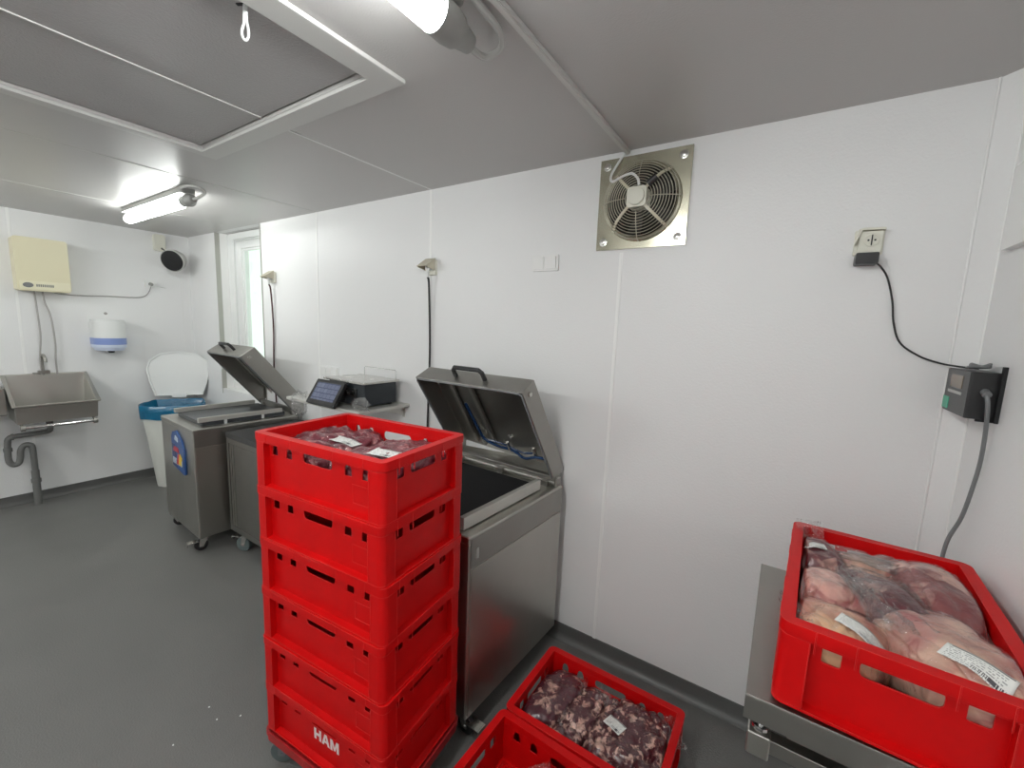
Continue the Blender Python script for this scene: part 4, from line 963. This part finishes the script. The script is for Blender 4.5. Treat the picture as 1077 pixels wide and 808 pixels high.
# round speaker
sp = thing('wall_speaker', 'round black-fronted speaker tilted on a bracket high in the corner', 'speaker', (XL,1.70,2.36))
bm = NB(); prism(bm, [rrect(-.055,.035,-.06,.10,.02)], lambda u,v,w: V(w,u,v), 0, .05); obj('wall_mount', bm, IVORY, sp, bevel=.006)
ax = V(.62,-.74,-.30).normalized(); cc = V(.20,.035,-.155)
bm = NB(); tube(bm, [V(.04,0,-.03),V(.10,.01,-.055),cc+V(-.02,-.02,.085)], .007, 8); obj('bracket', bm, BLACK, sp)
bm = NB(); lathe(bm, [(.045,-.115),(.075,-.10),(.100,-.04),(.107,-.0),(.107,.006),(.101,.010)], cc, ax, 36); obj('shell', bm, principled('speaker_shell', (.42,.42,.40), .4), sp)
bm = NB(); lathe(bm, [(.099,.004),(.098,.012),(.085,.018),(.05,.022),(.002,.023)], cc, ax, 36); obj('grille', bm, BLACKM, sp)
# bare bracket on the wall under the lid
bm = NB(); box(bm, -.03,.03,-.012,0,-.05,.05); box(bm,-.02,.02,-.03,-.010,-.02,.02); tag(obj('wall_clip', bm, STEEL_L, bevel=.002), 'small steel clip on the wall beside the waste bin lid', 'clip').location = (-4.73,D,1.20)

# ------------------------------------------------------------------ waste bin
bn = thing('waste_bin', 'white waste bin with open lid and blue liner in the corner', 'waste bin', (-5.20,1.715,0), math.radians(-30))
def oct_(sx=1., o=0., zsh=0):
    h = [(0,-.195),(.13,-.235),(.27,-.262),(.36,-.235),(.43,-.15),(.455,0)]
    h = h+[(x,-y) for x,y in h[::-1][1:]]
    return [((x-.21)*sx+.21+o, y*sx) for x,y in h]
ZR = .81
bm = NB(); secs = [(0.,.64),(.02,.66),(.5,.84),(.72,.95),(ZR-.012,.98)]
R_ = [[bm.verts.new(V(x,y,z)) for x,y in oct_(s_)] for z,s_ in secs]; nn_ = len(R_[0])
for A, B in zip(R_, R_[1:]):
    for i in range(nn_): face(bm,(A[i],A[(i+1)%nn_],B[(i+1)%nn_],B[i]))
Ri = [bm.verts.new(V(x,y,ZR-.012)) for x,y in oct_(.97)]; Rb = [bm.verts.new(V(x,y,.40)) for x,y in oct_(.79)]
for i in range(nn_):
    j = (i+1)%nn_; face(bm,(R_[-1][i],R_[-1][j],Ri[j],Ri[i])); face(bm,(Ri[i],Ri[j],Rb[j],Rb[i]))
face(bm,Rb); face(bm,R_[0]); obj('container', bm, BINW, bn, bevel=.004)
bm = NB()
secs = [(.69,.985,.012),(.70,.992,.008),(.76,1.005,.006),(ZR,1.01,.003),(ZR+.006,.985,.002),(ZR-.03,.935,.003),(.66,.85,.015),(.55,.78,.02),(.45,.68,.02)]
def dense(p, n_=7):
    out = []
    for i in range(len(p)):
        a, b = p[i], p[(i+1)%len(p)]
        for k in range(n_): out.append((a[0]+(b[0]-a[0])*k/n_, a[1]+(b[1]-a[1])*k/n_))
    return out
rings = []
for z, s_, am in secs:
    rings.append([])
    for i, (x,y) in enumerate(dense(oct_(s_))):
        nz = noise.noise(V(x*16,y*16,z*7)); nx = noise.noise(V(x*13+5,y*13,z*9))
        rings[-1].append(bm.verts.new(V(x+am*nx, y+am*nz, z+(.02*noise.noise(V(x*9,y*9,1)) if z < .72 else .006*nx))))
N_ = len(rings[0])
for A, B in zip(rings, rings[1:]):
    for i in range(N_): face(bm,(A[i],A[(i+1)%N_],B[(i+1)%N_],B[i]))
face(bm, rings[-1]); obj('liner', bm, BLUEP, bn, angle=60); bn.children[-1]['label'] = 'shiny blue bin liner'
# lid, tilted back against the wall
bm = NB(); al = math.radians(97)
def lf(x, y, w): return V(-.005+x*math.cos(al)+w*math.sin(al), y, ZR+.04+x*math.sin(al)-w*math.cos(al))
full = dense(oct_(1.0), 3)
prism(bm, [full], lf, -.010, -.004)
prism(bm, [oct_(1.01), oct_(.955)[::-1]], lf, -.008, .010)
ldd = obj('lid', bm, WHITE, bn, bevel=.002)
bm = NB(); prism(bm, [[(-.02,-.06),(-.02,.06),(.025,.06),(.025,-.06)]], lf, -.004, .012); prism(bm,[[(.19,-.215),(.20,-.215),(.205,-.185),(.195,-.185)]], lf, -.004, .010); prism(bm,[[(.19,.215),(.20,.215),(.205,.185),(.195,.185)]], lf, -.004, .010); obj('hinge_tab', bm, WHITE, ldd)

bm = NB(); prism(bm, [[(-.003,-.002),(.002,-.003),(.004,.001),(.001,.003),(-.003,.002)]], lambda u,v,w: V(u,v,w), 0, .0015)
CHIPS = [(-1.837,.658,0),(-1.927,.665,0),(-1.776,.722,0),(-1.853,.513,0)]
c0 = tag(obj('paint_chip', bm, WHITE), 'tiny white chip lying on the open grey floor left of the crate dolly', 'chip', 'white chips on the floor')
c0.location = CHIPS[0]
for k, p in enumerate(CHIPS[1:]):
    o = c0.copy(); C.objects.link(o); o.location = p; o.rotation_euler = (0,0,1.3*k+.5)

# ------------------------------------------------------------------ world, camera, view
w = bpy.data.worlds.new('daylight'); scene.world = w; w.use_nodes = True
nt = w.node_tree; bg = nt.nodes['Background']; bg.inputs[0].default_value = (.95,1.,.96,1); bg.inputs[1].default_value = 1.3

yaw, pitch, roll, F_ = -5.74963450e-01, -1.34562329e-01, 3.89851148e-02, 441.361428
fwd = V(math.sin(yaw)*math.cos(pitch), math.cos(yaw)*math.cos(pitch), math.sin(pitch))
r = V(math.cos(yaw), -math.sin(yaw), 0); u = r.cross(fwd)
r2 = r*math.cos(roll)+u*math.sin(roll); u2 = -r*math.sin(roll)+u*math.cos(roll)
cam = bpy.data.cameras.new('camera'); co = bpy.data.objects.new('camera', cam); C.objects.link(co)
cam.sensor_width = 36.; cam.sensor_fit = 'HORIZONTAL'; cam.lens = F_/1077*36; cam.clip_start = .02
co.matrix_world = Matrix(((r2.x,u2.x,-fwd.x,0),(r2.y,u2.y,-fwd.y,0),(r2.z,u2.z,-fwd.z,1.68),(0,0,0,1)))
scene.camera = co
scene.view_settings.view_transform = 'Standard'; scene.view_settings.look = 'None'
scene.view_settings.exposure = .0; scene.view_settings.gamma = 1.; scene.view_settings.use_curve_mapping = False
scene.cycles.use_denoising = True
scene.cycles.max_bounces = 10; scene.cycles.diffuse_bounces = 6; scene.cycles.transparent_max_bounces = 16
scene.cycles.sample_clamp_indirect = 4.
